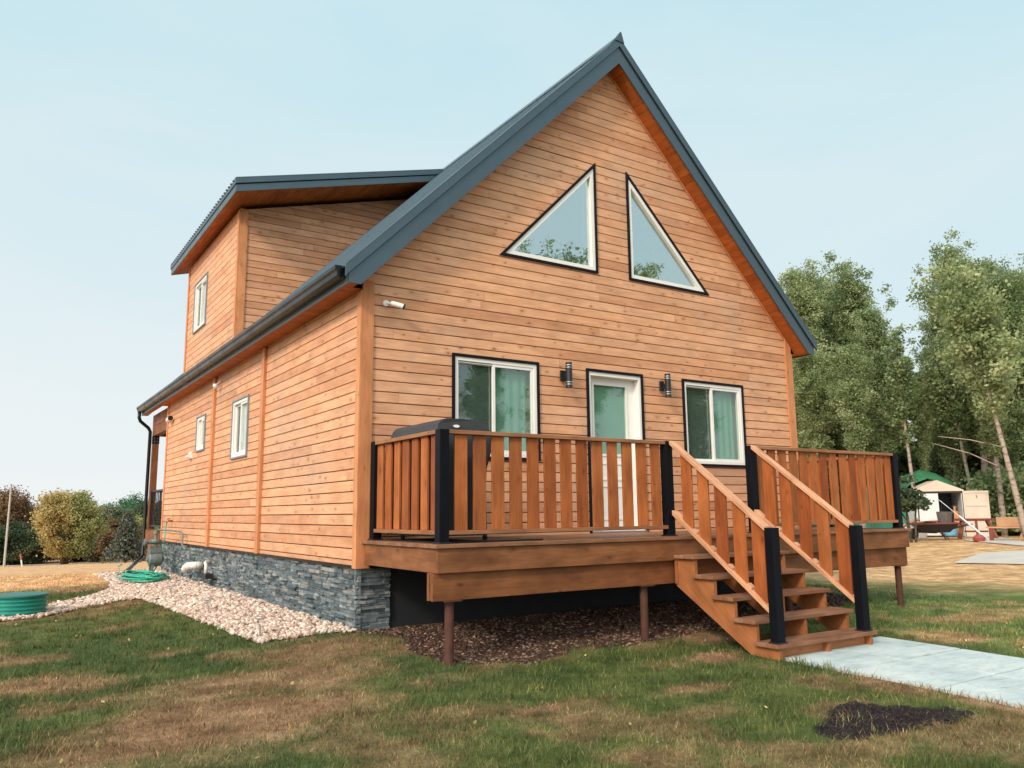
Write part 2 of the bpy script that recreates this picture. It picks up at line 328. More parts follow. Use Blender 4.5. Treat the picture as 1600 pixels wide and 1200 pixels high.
# ground mesh
def graded(lo, hi, st, far, k=1.18):
    a = list(np.arange(lo, hi, st)); s = st; p = a[-1]
    while p < far: s *= k; p += s; a.append(p)
    s = st; p = lo; b = []
    while p > -far: s *= k; p -= s; b.append(p)
    return np.array(b[::-1]+a)
GX = graded(-5.5, 9.5, .07, 700); GY = graded(-8.5, 12.5, .07, 900)
XX, YY = np.meshgrid(GX, GY); ZZ = tz(XX, YY)
nx, ny = len(GX), len(GY)
hole = (XX > .05) & (XX < HW-.05) & (YY > .1) & (YY < HL-.1)
co = np.stack([XX.ravel(), YY.ravel(), ZZ.ravel()], 1)
idx = np.arange(nx*ny).reshape(ny, nx)
q = np.stack([idx[:-1,:-1], idx[:-1,1:], idx[1:,1:], idx[1:,:-1]], -1).reshape(-1, 4)
def fastmesh(name, co, faces, nper, mat, attrs={}, smooth=False, fattrs={}):
    me = bpy.data.meshes.new(name); me.vertices.add(len(co)); me.vertices.foreach_set('co', np.ascontiguousarray(co, np.float32).ravel())
    me.loops.add(faces.size); me.loops.foreach_set('vertex_index', faces.ravel().astype(np.int32))
    me.polygons.add(len(faces)); me.polygons.foreach_set('loop_start', np.arange(0, faces.size, nper, dtype=np.int32))
    try: me.polygons.foreach_set('loop_total', np.full(len(faces), nper, np.int32))
    except Exception: pass
    for k, v in attrs.items():
        a = me.attributes.new(k, 'FLOAT', 'POINT'); a.data.foreach_set('value', np.ascontiguousarray(v, np.float32).ravel())
    for k, v in fattrs.items():
        a = me.attributes.new(k, 'FLOAT', 'FACE'); a.data.foreach_set('value', np.ascontiguousarray(v, np.float32).ravel())
    me.update(calc_edges=True); me.validate()
    if smooth: me.polygons.foreach_set('use_smooth', [True]*len(me.polygons))
    me.materials.append(mat); return me
def grass_col(t, dry, rn, soil=None):
    tcn = N(t,'ShaderNodeNewGeometry').outputs['Position']
    n1 = N(t,'ShaderNodeTexNoise', i_Scale=3.0, i_Detail=6.0, i_Roughness=.65); L(t, tcn, n1.inputs['Vector'])
    n2 = N(t,'ShaderNodeTexNoise', i_Scale=.35, i_Detail=3.0); L(t, tcn, n2.inputs['Vector'])
    gr = ramp(t, n1.outputs[0], [(.3,(.040,.070,.022)),(.5,(.092,.122,.036)),(.7,(.17,.18,.062))]).outputs[0]
    gr = mixc(t, ramp(t, n2.outputs[0], [(.4,(0,0,0)),(.6,(.6,.6,.6))]).outputs[0], gr, (.045,.085,.030))
    dr = ramp(t, n1.outputs[0], [(.3,(.16,.088,.050)),(.5,(.29,.170,.098)),(.7,(.44,.29,.175))]).outputs[0]
    stw = N(t,'ShaderNodeAttribute', attribute_name='straw_sun').outputs['Fac']
    c = mixc(t, dry, gr, dr); bri = mixc(t, 1.0, c, (2.45,2.4,2.3), 'MULTIPLY'); c = mixc(t, stw, c, bri)  # brightens real straw and the painted sunlit lawn alike
    return c, n1
def ground_mat():
    ma, t, bs = newmat('lawn_ground')
    dry = N(t,'ShaderNodeAttribute', attribute_name='dry').outputs['Fac']; cov = N(t,'ShaderNodeAttribute', attribute_name='cover').outputs['Fac']
    soi = N(t,'ShaderNodeAttribute', attribute_name='soil').outputs['Fac']
    c, n1 = grass_col(t, dry, None)
    tcn = N(t,'ShaderNodeNewGeometry').outputs['Position']
    nf = N(t,'ShaderNodeTexNoise', i_Scale=28.0, i_Detail=5.0, i_Roughness=.7); L(t, tcn, nf.inputs['Vector'])
    mst = N(t,'ShaderNodeMapping'); mst.inputs['Scale'].default_value=(.45,2.2,1); L(t, tcn, mst.inputs[0])
    ns = N(t,'ShaderNodeTexNoise', i_Scale=1.0, i_Detail=5.0, i_Roughness=.7); L(t, mst.outputs[0], ns.inputs['Vector'])
    c = mixc(t, .8, c, ramp(t, nf.outputs[0], [(.3,(.55,.55,.55)),(.65,(1.15,1.15,1.15))]).outputs[0], 'MULTIPLY')
    c = mixc(t, .6, c, ramp(t, ns.outputs[0], [(.35,(.72,.68,.6)),(.65,(1.15,1.15,1.15))]).outputs[0], 'MULTIPLY')
    mul = ramp(t, nf.outputs[0], [(.3,(.045,.018,.012)),(.6,(.11,.055,.035)),(.75,(.13,.075,.05))]).outputs[0]
    c = mixc(t, cov, c, mul)
    c = mixc(t, soi, c, ramp(t, nf.outputs[0], [(.3,(.008,.005,.006)),(.7,(.030,.018,.018))]).outputs[0])
    L(t, c, bs.inputs['Base Color']); bs.inputs['Roughness'].default_value = .95; bs.inputs['Specular IOR Level'].default_value = .1
    bp = N(t,'ShaderNodeBump', i_Strength=.8, i_Distance=.03); L(t, nf.outputs[0], bp.inputs['Height']); L(t, bp.outputs[0], bs.inputs['Normal'])
    return ma
GMAT = ground_mat()
soilv = on_soil(XX, YY).astype(float)
me = fastmesh('lawn', co, q, 4, GMAT, {'dry': dryness(XX, YY), 'straw_sun': straw_sun_mask(XX, YY), 'cover': on_mulch(XX, YY).astype(float), 'soil': soilv}, smooth=True)
lawn = bpy.data.objects.new('lawn', me); COL.objects.link(lawn); tag(lawn, 'patchy lawn of green and dried brown grass', 'lawn', kind='structure')
# gravel base sheet
def sheet(name, poly, dz, mat, label, cat, step=.12):
    xs = [p[0] for p in poly]; ys = [p[1] for p in poly]
    ax = np.arange(min(xs)-.1, max(xs)+.1, step); ay = np.arange(min(ys)-.1, max(ys)+.1, step)
    X, Y = np.meshgrid(ax, ay); id_ = np.arange(X.size).reshape(X.shape)
    f = np.stack([id_[:-1,:-1], id_[:-1,1:], id_[1:,1:], id_[1:,:-1]], -1).reshape(-1,4)
    cx = (X[:-1,:-1]+step/2).ravel(); cy = (Y[:-1,:-1]+step/2).ravel(); f = f[inpoly(cx, cy, poly)]
    co = np.stack([X.ravel(), Y.ravel(), tz(X, Y).ravel()+dz], 1)
    me = fastmesh(name, co, f, 4, mat, smooth=True); o = bpy.data.objects.new(name, me); COL.objects.link(o)
    return tag(o, label, cat, kind='structure')
GRAVB = simple('gravel_fines', (.42,.32,.26), .95, 0, .4, 30, .01)
sheet('gravel_bed', GRAVEL, .012, GRAVB, 'pale gravel bed beside the stone foundation', 'gravel bed', .05)

# ------------------------------------------------------------------ HOUSE
house = thing('wooden_house', 'two storey wood sided house with steep blue grey metal roof and side dormer', 'house', (0,0,-.94))
ZSB = -.27; PITCH = .1222; ZREF = -.3431
def fF(a, b, d): return (a, -d, b)          # front wall: a = x, b = z, d = outward
def fS(a, b, d): return (-d, a, b)          # left wall: a = y
def fB(a, b, d): return (a, HL+d, b)
def fR(a, b, d): return (HW+d, a, b)
def crossings(polys, z):
    xs = []
    for poly in polys:
        n = len(poly)
        for i in range(n):
            (a0,b0),(a1,b1) = poly[i], poly[(i+1)%n]
            if (b0 > z) != (b1 > z): xs.append(a0+(a1-a0)*(z-b0)/(b1-b0))
    return sorted(xs)
def siding(name, polys, f, zlo, zhi, parent, mat, pitch=PITCH, seed=1, gvec=(1,0,0), joints=3.2, zref=-.3431):
    rg = random.Random(seed); b = MB(); back = MB(); allz = sorted({p[1] for poly in polys for p in poly})
    k0 = int(math.floor((zlo-zref)/pitch)); a_lo = min(p[0] for p in polys[0]); a_hi = max(p[0] for p in polys[0])
    z = zref+k0*pitch; row = 0
    while z < zhi:
        z0, z1 = z, z+pitch; z = z1; row += 1
        js = []; a = a_lo + rg.uniform(.3, joints*1.3)
        while a < a_hi: js.append(a); a += rg.uniform(joints*.6, joints*1.5)
        rr = [rg.random() for _ in range(len(js)+1)]
        cuts = [z0]+[c for c in allz if z0+.003 < c < z1-.003]+[z1]
        for ci in range(len(cuts)-1):
            ca, cb = cuts[ci], cuts[ci+1]
            if cb-ca < .002: continue
            ee = min(.0032, (cb-ca)*.3); lo_ = crossings(polys, ca+ee); hi_ = crossings(polys, cb-ee)
            if len(lo_) != len(hi_): continue
            tt = ee/(cb-ca-2*ee); lo = [p_-(q_-p_)*tt for p_,q_ in zip(lo_,hi_)]; hi = [q_+(q_-p_)*tt for p_,q_ in zip(lo_,hi_)]
            for k in range(0, len(lo)-1, 2):
                l0, r0, l1, r1 = lo[k], lo[k+1], hi[k], hi[k+1]
                if max(r0-l0, r1-l1) < .004: continue
                back.add([f(l0,ca,.003), f(r0,ca,.003), f(r1,cb,.003), f(l1,cb,.003)], [(0,1,2,3)], gvec, .5)
                segs = [(l0, l1, None)]
                inner = [j for j in js if j > max(l0,l1)+.05 and j < min(r0,r1)-.05]
                prev = (l0, l1); si = sum(1 for j in js if j <= max(l0,l1)+.05)
                parts = []
                for j in inner: parts.append((prev[0], prev[1], j-.0012, j-.0012, si)); prev = (j+.0012, j+.0012); si += 1
                parts.append((prev[0], prev[1], r0, r1, si))
                gap = .0090 if ci == 0 else 0
                for (pl0, pl1, pr0, pr1, s_) in parts:
                    rn = rr[min(s_, len(rr)-1)]*.97+.01*(row % 3)
                    g0 = ca+gap; t = gap/(cb-ca)
                    a0 = pl0+(pl1-pl0)*t; a1 = pr0+(pr1-pr0)*t
                    vs = [f(a0,g0,.014), f(a1,g0,.014), f(a1,g0+.004,.02), f(a0,g0+.004,.02), f(pr1,cb,.02), f(pl1,cb,.02), f(pr1,cb,.003), f(pl1,cb,.003), f(a0,g0,.003), f(a1,g0,.003)]
                    if ci > 0: vs[0] = f(a0,g0,.02); vs[1] = f(a1,g0,.02)
                    fs = [(0,1,2,3),(3,2,4,5),(5,4,6,7),(8,9,1,0),(8,0,3,5,7),(9,6,4,2,1)]
                    b.add(vs, fs, gvec, rn)
    o = b.build(name, mat, parent, recalc=False)
    o2 = back.build('sheathing', WOOD_BACK, o, recalc=False); return o
WOOD_BACK = simple('dark_groove_wood', (.045,.016,.007), .95)
# openings
CAS = .035
W1 = (1.142, 2.39, .90, 2.146); DR = (3.152, 4.141, 0.0, 2.142); W2 = (4.897, 6.177, .90, 2.146)
def rect(r): return [(r[0],r[2]),(r[1],r[2]),(r[1],r[3]),(r[0],r[3])]
TRI1 = [(3.398,3.468),(3.398,5.067),(1.816,3.468)]; TRI2 = [(3.962,3.468),(5.544,3.468),(3.962,5.067)]
ZT = 2.872
gable = [(0,ZSB),(HW,ZSB),(HW,ZT),(HW/2,ZT+HW/2),(0,ZT)]
def inset(poly, d):
    # inset a convex polygon by d (keeps order)
    n = len(poly); A = sum(poly[i][0]*poly[(i+1)%n][1]-poly[(i+1)%n][0]*poly[i][1] for i in range(n)); sg = 1 if A > 0 else -1
    ls = []
    for i in range(n):
        (x0,y0),(x1,y1) = poly[i], poly[(i+1)%n]; l = math.hypot(x1-x0,y1-y0); nx_, ny_ = -(y1-y0)/l*sg, (x1-x0)/l*sg
        ls.append((x0+nx_*d, y0+ny_*d, x1-x0, y1-y0))
    out = []
    for i in range(n):
        x0,y0,dx0,dy0 = ls[i-1]; x1,y1,dx1,dy1 = ls[i]; den = dx0*dy1-dy0*dx1
        t = ((x1-x0)*dy1-(y1-y0)*dx1)/den; out.append((x0+dx0*t, y0+dy0*t))
    return out
def ring(mb, outer, inner, f, d0, d1):
    n = len(outer)
    for i in range(n):
        j = (i+1)%n; o0,o1,i1,i0 = outer[i],outer[j],inner[j],inner[i]
        mb.prism([o0,o1,i1,i0], f, d0, d1, g=Vector(f(*o1,0))-Vector(f(*o0,0)))
sd_ = siding('siding', [gable, inset(rect(W1),.012), inset(rect(DR),.012), inset(rect(W2),.012), inset(TRI1,.012), inset(TRI2,.012)], lambda a,b,d: fF(a,b,d-.02), ZSB, 6.6, house, WOOD_SIDE, seed=3)
# side wall
SW1 = (4.458, 5.436, 1.176, 2.146); SW2 = (7.409, 8.135, 1.478, 2.161)
side = [(0,ZSB),(HL,ZSB),(HL,2.76),(0,2.76)]
siding('siding', [side, inset(rect(SW1),.012), inset(rect(SW2),.012)], lambda a,b,d: fS(a,b,d-.02), ZSB, 2.76, house, WOOD_SIDE, seed=5, gvec=(0,1,0))
siding('siding', [[(0,ZSB),(HL,ZSB),(HL,2.8),(0,2.8)]], lambda a,b,d: fR(a,b,d-.02), ZSB, 2.8, house, WOOD_SIDE, seed=6, gvec=(0,1,0))
siding('siding', [gable, [(2.6,-.04),(4.4,-.04),(4.4,2.1),(2.6,2.1)]], lambda a,b,d: fB(a,b,d-.02), ZSB, 6.6, house, WOOD_SIDE, seed=7)
# dormer walls
YD0, YD1, DZ = 5.586, 9.72, 5.57
DW = (7.87, 8.98, 3.97, 5.03)
siding('dormer_siding', [[(0,3.1),(0,DZ-.02),(3.25,DZ+.87),(3.25,6.43)]], lambda a,b,d: (a, YD0-d+.02, b), 3.1, 6.5, house, WOOD_SIDE, seed=8, zref=3.075)
siding('dormer_siding', [[(YD0,3.1),(YD1,3.1),(YD1,DZ),(YD0,DZ)], inset(rect(DW),.012)], lambda a,b,d: fS(a,b,d-.02), 3.1, DZ, house, WOOD_SIDE, seed=9, gvec=(0,1,0), zref=3.075)
siding('dormer_siding', [[(0,3.1),(0,DZ-.02),(3.25,DZ+.87),(3.25,6.43)]], lambda a,b,d: (a, YD1+d-.02, b), 3.1, 6.5, house, WOOD_SIDE, seed=10, zref=3.075)
# corner boards and battens
def vboard(name, *a, mat=WOOD_TRIM): return bx(name, mat, house, *a, g=(0,0,1), bevel=.003)
b = MB(); b.box(.0,.14,-.022,.0,ZSB-.028,2.86,g=(0,0,1)); b.box(-.022,.0,-.022,.085,ZSB-.028,2.74,g=(0,0,1)); b.build('corner_board', WOOD_TRIM, house, .003)
b = MB(); b.prism([(HW-.14,ZSB),(HW,ZSB),(HW,ZT-.01),(HW-.14,ZT+.13)], fF, 0, .022, g=(0,0,1)); b.box(HW,HW+.02,-.022,.09,ZSB,2.74,g=(0,0,1)); b.build('corner_board', WOOD_TRIM, house, .003)
vboard('corner_board', -.02, .0, HL-.09, HL+.02, ZSB, 2.74)
vboard('corner_board', HW, HW+.02, HL-.09, HL+.02, ZSB, 2.74)
for yb in (3.66, 6.76): vboard('batten', -.045, .0, yb-.07, yb+.07, ZSB-.0, 2.74)
b = MB(); b.box(.0,.14,YD0-.020,YD0,3.15,DZ+.01,g=(0,0,1)); b.box(-.020,.0,YD0-.020,YD0+.085,3.15,DZ-.02,g=(0,0,1)); b.build('corner_board', WOOD_TRIM, house, .003)
vboard('corner_board', -.02, .0, YD1-.09, YD1+.02, 3.15, DZ-.02)
# thin moulding along the right rake soffit and base flashing
b = MB()
for sg in (1,-1):
    xa, za = (HW-.02 if sg > 0 else .02), ZT+.02; xb, zb_ = HW/2, ZT+HW/2
    b.prism([(xa,za-.045),(xb,zb_-.045),(xb,zb_-.001),(xa,za-.001)], fF, 0, .016, g=(1,0,sg))
b.build('rake_moulding', WOOD_TRIM, house, .002)
b = MB(); b.box(-.012,.05,.086,HL,ZSB-.03,ZSB+.004); b.box(.141,HW,-.012,.05,ZSB-.03,ZSB+.004); b.build('base_flashing', METAL_D, house)
# foundation
fb = MB(); fb.box(.06,HW-.06,.06,HL-.06,-1.5,ZSB-.001); found = fb.build('foundation', simple('damp_proofed_wall', (.012,.014,.018), .8), house)
def ledge(name, f, a0, a1, z0, z1, seed, gv, parent):
    rg = random.Random(seed); b = MB(); z = z1
    while z > z0:
        h = rg.choice((.022,.028,.034,.042)); a = a0-rg.uniform(0,.2)
        while a < a1:
            l = rg.uniform(.10,.36); d = rg.uniform(.020,.045) if rg.random() > .1 else rg.uniform(.055,.07)
            aa, ab = max(a,a0), min(a+l-.003,a1)
            if ab-aa > .02:
                j = lambda s=.004: rg.uniform(-s,s)
                zb, zt = z-h+.0025, z
                vs = [f(aa,zb,0),f(ab,zb,0),f(ab,zt,0),f(aa,zt,0),f(aa+.002,zb+j(.002),d+j(.008)),f(ab-.002,zb+j(.002),d+j(.008)),f(ab-.002,zt+j(.002),d+j(.008)),f(aa+.002,zt+j(.002),d+j(.008))]
                b.add(vs, [(4,5,6,7),(0,1,5,4),(2,3,7,6),(1,2,6,5),(3,0,4,7)], gv)
            a += l
        z -= h
    return b.build(name, STONE, parent)
ledge('ledgestone_facing', lambda a,b,d: (.055-d, a, b), 0.0, HL, -1.2, ZSB-.03, 21, (0,1,0), found)
ledge('ledgestone_facing', lambda a,b,d: (a, .055-d, b), 0.0, .40, -1.2, ZSB-.03, 22, (1,0,0), found)
ledge('ledgestone_facing', lambda a,b,d: (HW-.055+d, a, b), 0.0, HL, -1.2, ZSB-.03, 23, (0,1,0), found)
# ------------------------------------------------------------------ windows and door
def slide_window(r, f, parent, cas_mat, mull, dark_left=True, cas=CAS, glass=GLASS, cur=(SCREEN, CURT), fr=.045, depth=.085):
    p = rect(r); win = MB(); ring(win, p, inset(p, cas), f, -.02, .024); W = win.build('window', cas_mat, parent, .002)
    q = inset(p, cas); q2 = inset(q, fr); v = MB(); ring(v, q, q2, f, -depth, .008)
    a0, a1, z0, z1 = q2[0][0], q2[1][0], q2[0][1], q2[2][1]; a0, a1 = min(a0,a1), max(a0,a1)
    am = a0+(a1-a0)*mull
    g_ = lambda l, h: [(l,z0),(h,z0),(h,z1),(l,z1)]
    sash = g_(a0, am+.02); ring(v, sash, inset(sash, .028), f, -.062, -.028)
    sash2 = g_(am-.025, a1); ring(v, sash2, inset(sash2, .036), f, -.028, .000)
    v.prism([(a0,z1-.022),(a1,z1-.022),(a1,z1-.012),(a0,z1-.012)], f, -.028, -.006)
    v.build('frame', VINYL, W, .0015)
    s1 = inset(sash, .026); s2 = inset(sash2, .034)
    gp = MB(); gp.prism(s1, f, -.050, -.046); gp.prism(s2, f, -.018, -.014); gp.build('pane', glass, W)
    c = MB(); c.prism([(a0,z0),(am,z0),(am,z1),(a0,z1)], f, -.075, -.070); c.build('blind', cur[0], W)
    c = MB(); n = 40; aa, ab = (am-.02, a1-.07*(1 if a1-a0 > .8 else 0))
    for k in range(n):
        t0, t1 = k/n, (k+1)/n; d = lambda t: -.095+.006*math.sin(t*26)
        c.add([f(aa+(ab-aa)*t0,z0,d(t0)), f(aa+(ab-aa)*t1,z0,d(t1)), f(aa+(ab-aa)*t1,z1,d(t1)), f(aa+(ab-aa)*t0,z1,d(t0))], [(0,1,2,3)], (0,0,1), .5)
    c.build('curtain', cur[1], W, recalc=False)
    c = MB(); c.prism([(a0-.05,z0-.05),(a1+.05,z0-.05),(a1+.05,z1+.05),(a0-.05,z1+.05)], f, -.14, -.13); c.build('backing', cur[1] if cur[1] is SHEER else DARKIN2, W)
    return W
DARKIN2 = simple('room_wall', (.42,.44,.33), .9)
slide_window(W1, fF, house, CASING, .47)
slide_window(W2, fF, house, CASING, .48)
BLIND_W = simple('white_blind', (.80,.80,.78), .7); SCR_D = simple('dark_screen', (.16,.15,.14), .8)
slide_window((SW1[1],SW1[0],SW1[2],SW1[3]), fS, house, VINYL_G, .5, cas=.03, glass=GLASS_S, cur=(BLIND_W, SCR_D)) if False else None
def side_window(r, parent):
    # far half (left in the photo) shows a dark screened sash, near half a white blind
    f = fS; p = rect(r); win = MB(); ring(win, p, inset(p, .028), f, -.02, .03); W = win.build('window', VINYL_G, parent, .002)
    q = inset(p, .028); q2 = inset(q, .05); v = MB(); ring(v, q, q2, f, -.08, .012)
    a0, a1, z0, z1 = q2[0][0], q2[1][0], q2[0][1], q2[2][1]; am = (a0+a1)/2
    s1 = [(am-.02,z0),(a1,z0),(a1,z1),(am-.02,z1)]; s2 = [(a0,z0),(am+.02,z0),(am+.02,z1),(a0,z1)]
    ring(v, s1, inset(s1,.035), f, -.065, -.03); ring(v, s2, inset(s2,.035), f, -.03, .002); v.build('frame', VINYL, W, .0015)
    g = MB(); g.prism(inset(s1,.033), f, -.052,-.048); g.prism(inset(s2,.033), f, -.018,-.014); g.build('pane', GLASS_S, W)
    c = MB(); c.prism([(am,z0),(a1,z0),(a1,z1),(am,z1)], f, -.09,-.085); c.build('screen', SCR_D, W)
    c = MB(); c.prism([(a0,z0),(am,z0),(am,z1),(a0,z1)], f, -.06,-.055); c.build('blind', BLIND_W, W)
side_window(SW1, house); side_window(SW2, house); side_window(DW, house)
def tri_window(p, parent, curtain):
    win = MB(); ring(win, p, inset(p, .034), fF, -.02, .024); W = win.build('gable_window', CASING, parent, .002)
    q = inset(p, .034); q2 = inset(q, .055); v = MB(); ring(v, q, q2, fF, -.08, .008); v.build('frame', VINYL, W, .0015)
    g = MB(); g.prism(inset(q, .05), fF, -.045, -.040); g.build('pane', GLASS_T, W)
    c = MB(); c.prism(inset(q, .02), fF, -.50, -.49); c.build('room_back', simple('room_paint', (.20,.23,.22), .9), W)
    if curtain:
        c = MB(); xr = max(a for a,_ in q2); zs = [b for _,b in q2]; n = 14
        for k in range(n):
            t0, t1 = k/n, (k+1)/n; w = .13; X = lambda t: xr+.02-w*t; D = lambda t: -.075+.007*math.sin(t*22)
            zt = lambda t: max(zs)-w*t*1.0
            c.add([fF(X(t0),min(zs)-.02,D(t0)), fF(X(t1),min(zs)-.02,D(t1)), fF(X(t1),zt(t1),D(t1)), fF(X(t0),zt(t0),D(t0))], [(0,1,2,3)], (0,0,1), .5)
        c.build('curtain', simple('cream_curtain', (.85,.80,.66), .85), W, recalc=False)
tri_window(TRI1, house, True); tri_window(TRI2, house, False)
# door
p = rect(DR); q = inset(p, CAS); q[0] = (q[0][0], 0.0); q[1] = (q[1][0], 0.0)
b = MB()
for poly in ([(DR[0],0),(DR[0]+CAS,0),(DR[0]+CAS,DR[3]),(DR[0],DR[3])], [(DR[1]-CAS,0),(DR[1],0),(DR[1],DR[3]),(DR[1]-CAS,DR[3])], [(DR[0]+CAS,DR[3]-CAS),(DR[1]-CAS,DR[3]-CAS),(DR[1]-CAS,DR[3]),(DR[0]+CAS,DR[3])]): b.prism(poly, fF, -.02, .024)
door = b.build('door', CASING, house, .002)
x0, x1, zt = DR[0]+CAS, DR[1]-CAS, DR[3]-CAS
b = MB(); b.box(x0,x0+.04,-.005,.17,0,zt,g=(0,0,1)); b.box(x1-.04,x1,-.005,.17,0,zt,g=(0,0,1)); b.box(x0+.04,x1-.04,-.005,.17,zt-.05,zt); b.build('frame', VINYL, door, .002)
dx0, dx1, dz1 = x0+.04, x1-.04, zt-.05; DY = .11
gx0, gx1, gz0, gz1 = dx0+.12, dx1-.14, 1.02, dz1-.09
b = MB(); b.box(dx0,gx0,DY,DY+.045,.02,dz1,g=(0,0,1)); b.box(gx1,dx1,DY,DY+.045,.02,dz1,g=(0,0,1)); b.box(gx0,gx1,DY,DY+.045,gz1,dz1); b.box(gx0,gx1,DY,DY+.045,.02,gz0)
ring(b, [(gx0+.06,.16),(gx1-.06,.16),(gx1-.06,.62),(gx0+.06,.62)], [(gx0+.09,.19),(gx1-.09,.19),(gx1-.09,.59),(gx0+.09,.59)], lambda a,b_,d:(a,DY-d,b_), 0, .01)
ring(b, [(gx0+.06,.68),(gx1-.06,.68),(gx1-.06,.92),(gx0+.06,.92)], [(gx0+.09,.71),(gx1-.09,.71),(gx1-.09,.89),(gx0+.09,.89)], lambda a,b_,d:(a,DY-d,b_), 0, .01)
ring(b, [(gx0-.02,gz0-.02),(gx1+.02,gz0-.02),(gx1+.02,gz1+.02),(gx0-.02,gz1+.02)], [(gx0+.012,gz0+.012),(gx1-.012,gz0+.012),(gx1-.012,gz1-.012),(gx0+.012,gz1-.012)], lambda a,b_,d:(a,DY-d,b_), 0, .012)
b.build('slab', VINYL, door, .002)
b = MB(); b.box(gx0,gx1,DY+.015,DY+.02,gz0,gz1); b.build('pane', GLASS, door)
b = MB(); b.box(gx0,gx1,DY+.04,DY+.045,gz0,gz1); b.build('blind', CURT, door)
b = MB(); b.tube([(dx0+.06,DY,1.0),(dx0+.06,DY-.05,1.0),(dx0+.15,DY-.055,1.0)], .010, 8); b.lathe([(.028,0),(.028,.012)], (dx0+.06,DY-.012,1.0), 14, 'y'); b.build('handle', BLACKM, door); b = MB(); b.lathe([(.026,0),(.026,.012)], (dx0+.06,DY-.012,1.12), 14, 'y'); b.build('deadbolt', BLACKM, door)
b = MB(); b.box(x0-.01,x1+.01,-.03,.17,.0,.02); b.build('sill', SILVER, door)
# ------------------------------------------------------------------ roof
ZR = 3.205                       # outer roof plane at x = 0
def rz(x): return ZR+min(x, HW-x)
RY0, RY1 = -.268, 13.32; OV = .262
roof = MB()
for sg in (1,-1):
    X = (lambda x: x) if sg > 0 else (lambda x: HW-x)
    xa, xb = -OV-.035, HW/2
    roof.prism([(xa, ZR+xa-.02),(xb, ZR+xb-.02),(xb, ZR+xb),(xa, ZR+xa)], lambda a,b_,d: (X(a), d, b_), RY0+.02, RY1, g=(1,0,sg), rnd=.3)
    y = RY0+.25
    while y < RY1-.1:      # standing ribs
        for (w, h) in ((.018,.028),):
            roof.prism([(y-w,0),(y+w,0),(y+w*.55,h),(y-w*.55,h)], lambda a,b_,d: (X(d), a, ZR+d+b_), xa, xb, g=(1,0,sg), rnd=.3)
        y += .2286
    for yy in (RY0+.20, RY1-.02):   # rake cap lying on the panels
        pass
rf = roof.build('roof', METAL, house)
for sg in (1,-1):
    cap = MB()
    X = (lambda x: x) if sg > 0 else (lambda x: HW-x)
    xa, xb = -OV-.05, HW/2
    for (ya, yb) in ((RY0-.024, RY0+.135), (RY1-.135, RY1+.024)):
        cap.prism([(xa, ZR+xa+.004),(xb, ZR+xb+.004),(xb, ZR+xb+.034),(xa, ZR+xa+.034)], lambda a,b_,d: (X(a), d, b_), ya, yb, g=(1,0,sg), rnd=.4)
    for (ya, yb) in ((RY0-.024, RY0-.002), (RY1+.002, RY1+.024)):
        cap.prism([(xa, ZR+xa-.105),(xb, ZR+xb-.105),(xb, ZR+xb+.0035),(xa, ZR+xa+.0035)], lambda a,b_,d: (X(a), d, b_), ya, yb, g=(1,0,sg), rnd=.4)
    for nm, k0 in (('rake_trim', 0), ('rake_trim', 1)):
        c2 = MB()
        for q_ in (k0, k0+2):
            i0 = q_*8; c2.V += cap.V[i0:i0+8]; f0 = q_*6; c2.F += [[i-i0+len(c2.V)-8 for i in f] for f in cap.F[f0:f0+6]]; c2.UV += cap.UV[f0:f0+6]; c2.R += cap.R[f0:f0+6]
        c2.build(nm, METAL, rf, .003)
rc = MB()
for sg in (1,-1):
    X = (lambda x: x) if sg > 0 else (lambda x: HW-x)
    xb = HW/2; rc.prism([(xb-.15, ZR+xb-.15+.036),(xb, ZR+xb+.036),(xb, ZR+xb+.075),(xb-.15, ZR+xb-.15+.052)], lambda a,b_,d: (X(a), d, b_), RY0-.01, RY1+.01, g=(0,1,0), rnd=.4)
rc.add([(HW/2-.075,RY0-.036,ZR+HW/2-.04),(HW/2+.075,RY0-.036,ZR+HW/2-.04),(HW/2+.015,RY0-.05,ZR+HW/2+.10),(HW/2-.005,RY0-.05,ZR+HW/2+.10),(HW/2-.10,RY0-.0,ZR+HW/2-.06),(HW/2+.10,RY0-.0,ZR+HW/2-.06),(HW/2+.01,RY0+.05,ZR+HW/2+.10)],
       [(0,1,2,3),(1,5,6,2),(0,3,6,4),(3,2,6)], (0,0,1), .4)
rc.build('ridge_cap', METAL, rf)
for sg in (1,-1):
    X = (lambda x: x) if sg > 0 else (lambda x: HW-x)
    for xs_ in ((.95, 2.55) if sg > 0 else (1.3, 2.9)):
        b = MB(); b.prism([(xs_,ZT-.021+xs_),(xs_+.035,ZT-.021+xs_+.035),(xs_+.035,ZR+xs_+.035-.112),(xs_,ZR+xs_-.112)], lambda a,b_,d: (X(a), d, b_), RY0-.0025, RY0-.0002, g=(1,0,sg), rnd=.2); b.build('seam_lap', METAL, rf)
bg_ = MB()
for sg in (1,-1):
    X = (lambda x: x) if sg > 0 else (lambda x: HW-x)
    zb = ZT-.022
    for ya in (RY0, RY1-.02):
        bg_ = MB()
        bg_.prism([(-OV,2.728),(2.728-zb,2.728),(HW/2,zb+HW/2),(HW/2,ZR+HW/2-.11),(-OV,ZR-OV-.11)], lambda a,b_,d: (X(a), d, b_), ya, ya+.02, g=(1,0,sg), rnd=.2)
        bg_.prism([(-OV,ZR-OV-.1105),(HW/2,ZR+HW/2-.1105),(HW/2,ZR+HW/2-.021),(-OV,ZR-OV-.021)], lambda a,b_,d: (X(a), d, b_), ya+.008, ya+.02, g=(1,0,sg), rnd=.2)
        bg_.build('bargeboard', METAL, rf, .002)
for xx in (-OV-.008, HW+OV-.012): bx('fascia', METAL, rf, xx,xx+.02,RY0+.021,RY1-.021,2.730,ZR-OV-.021)
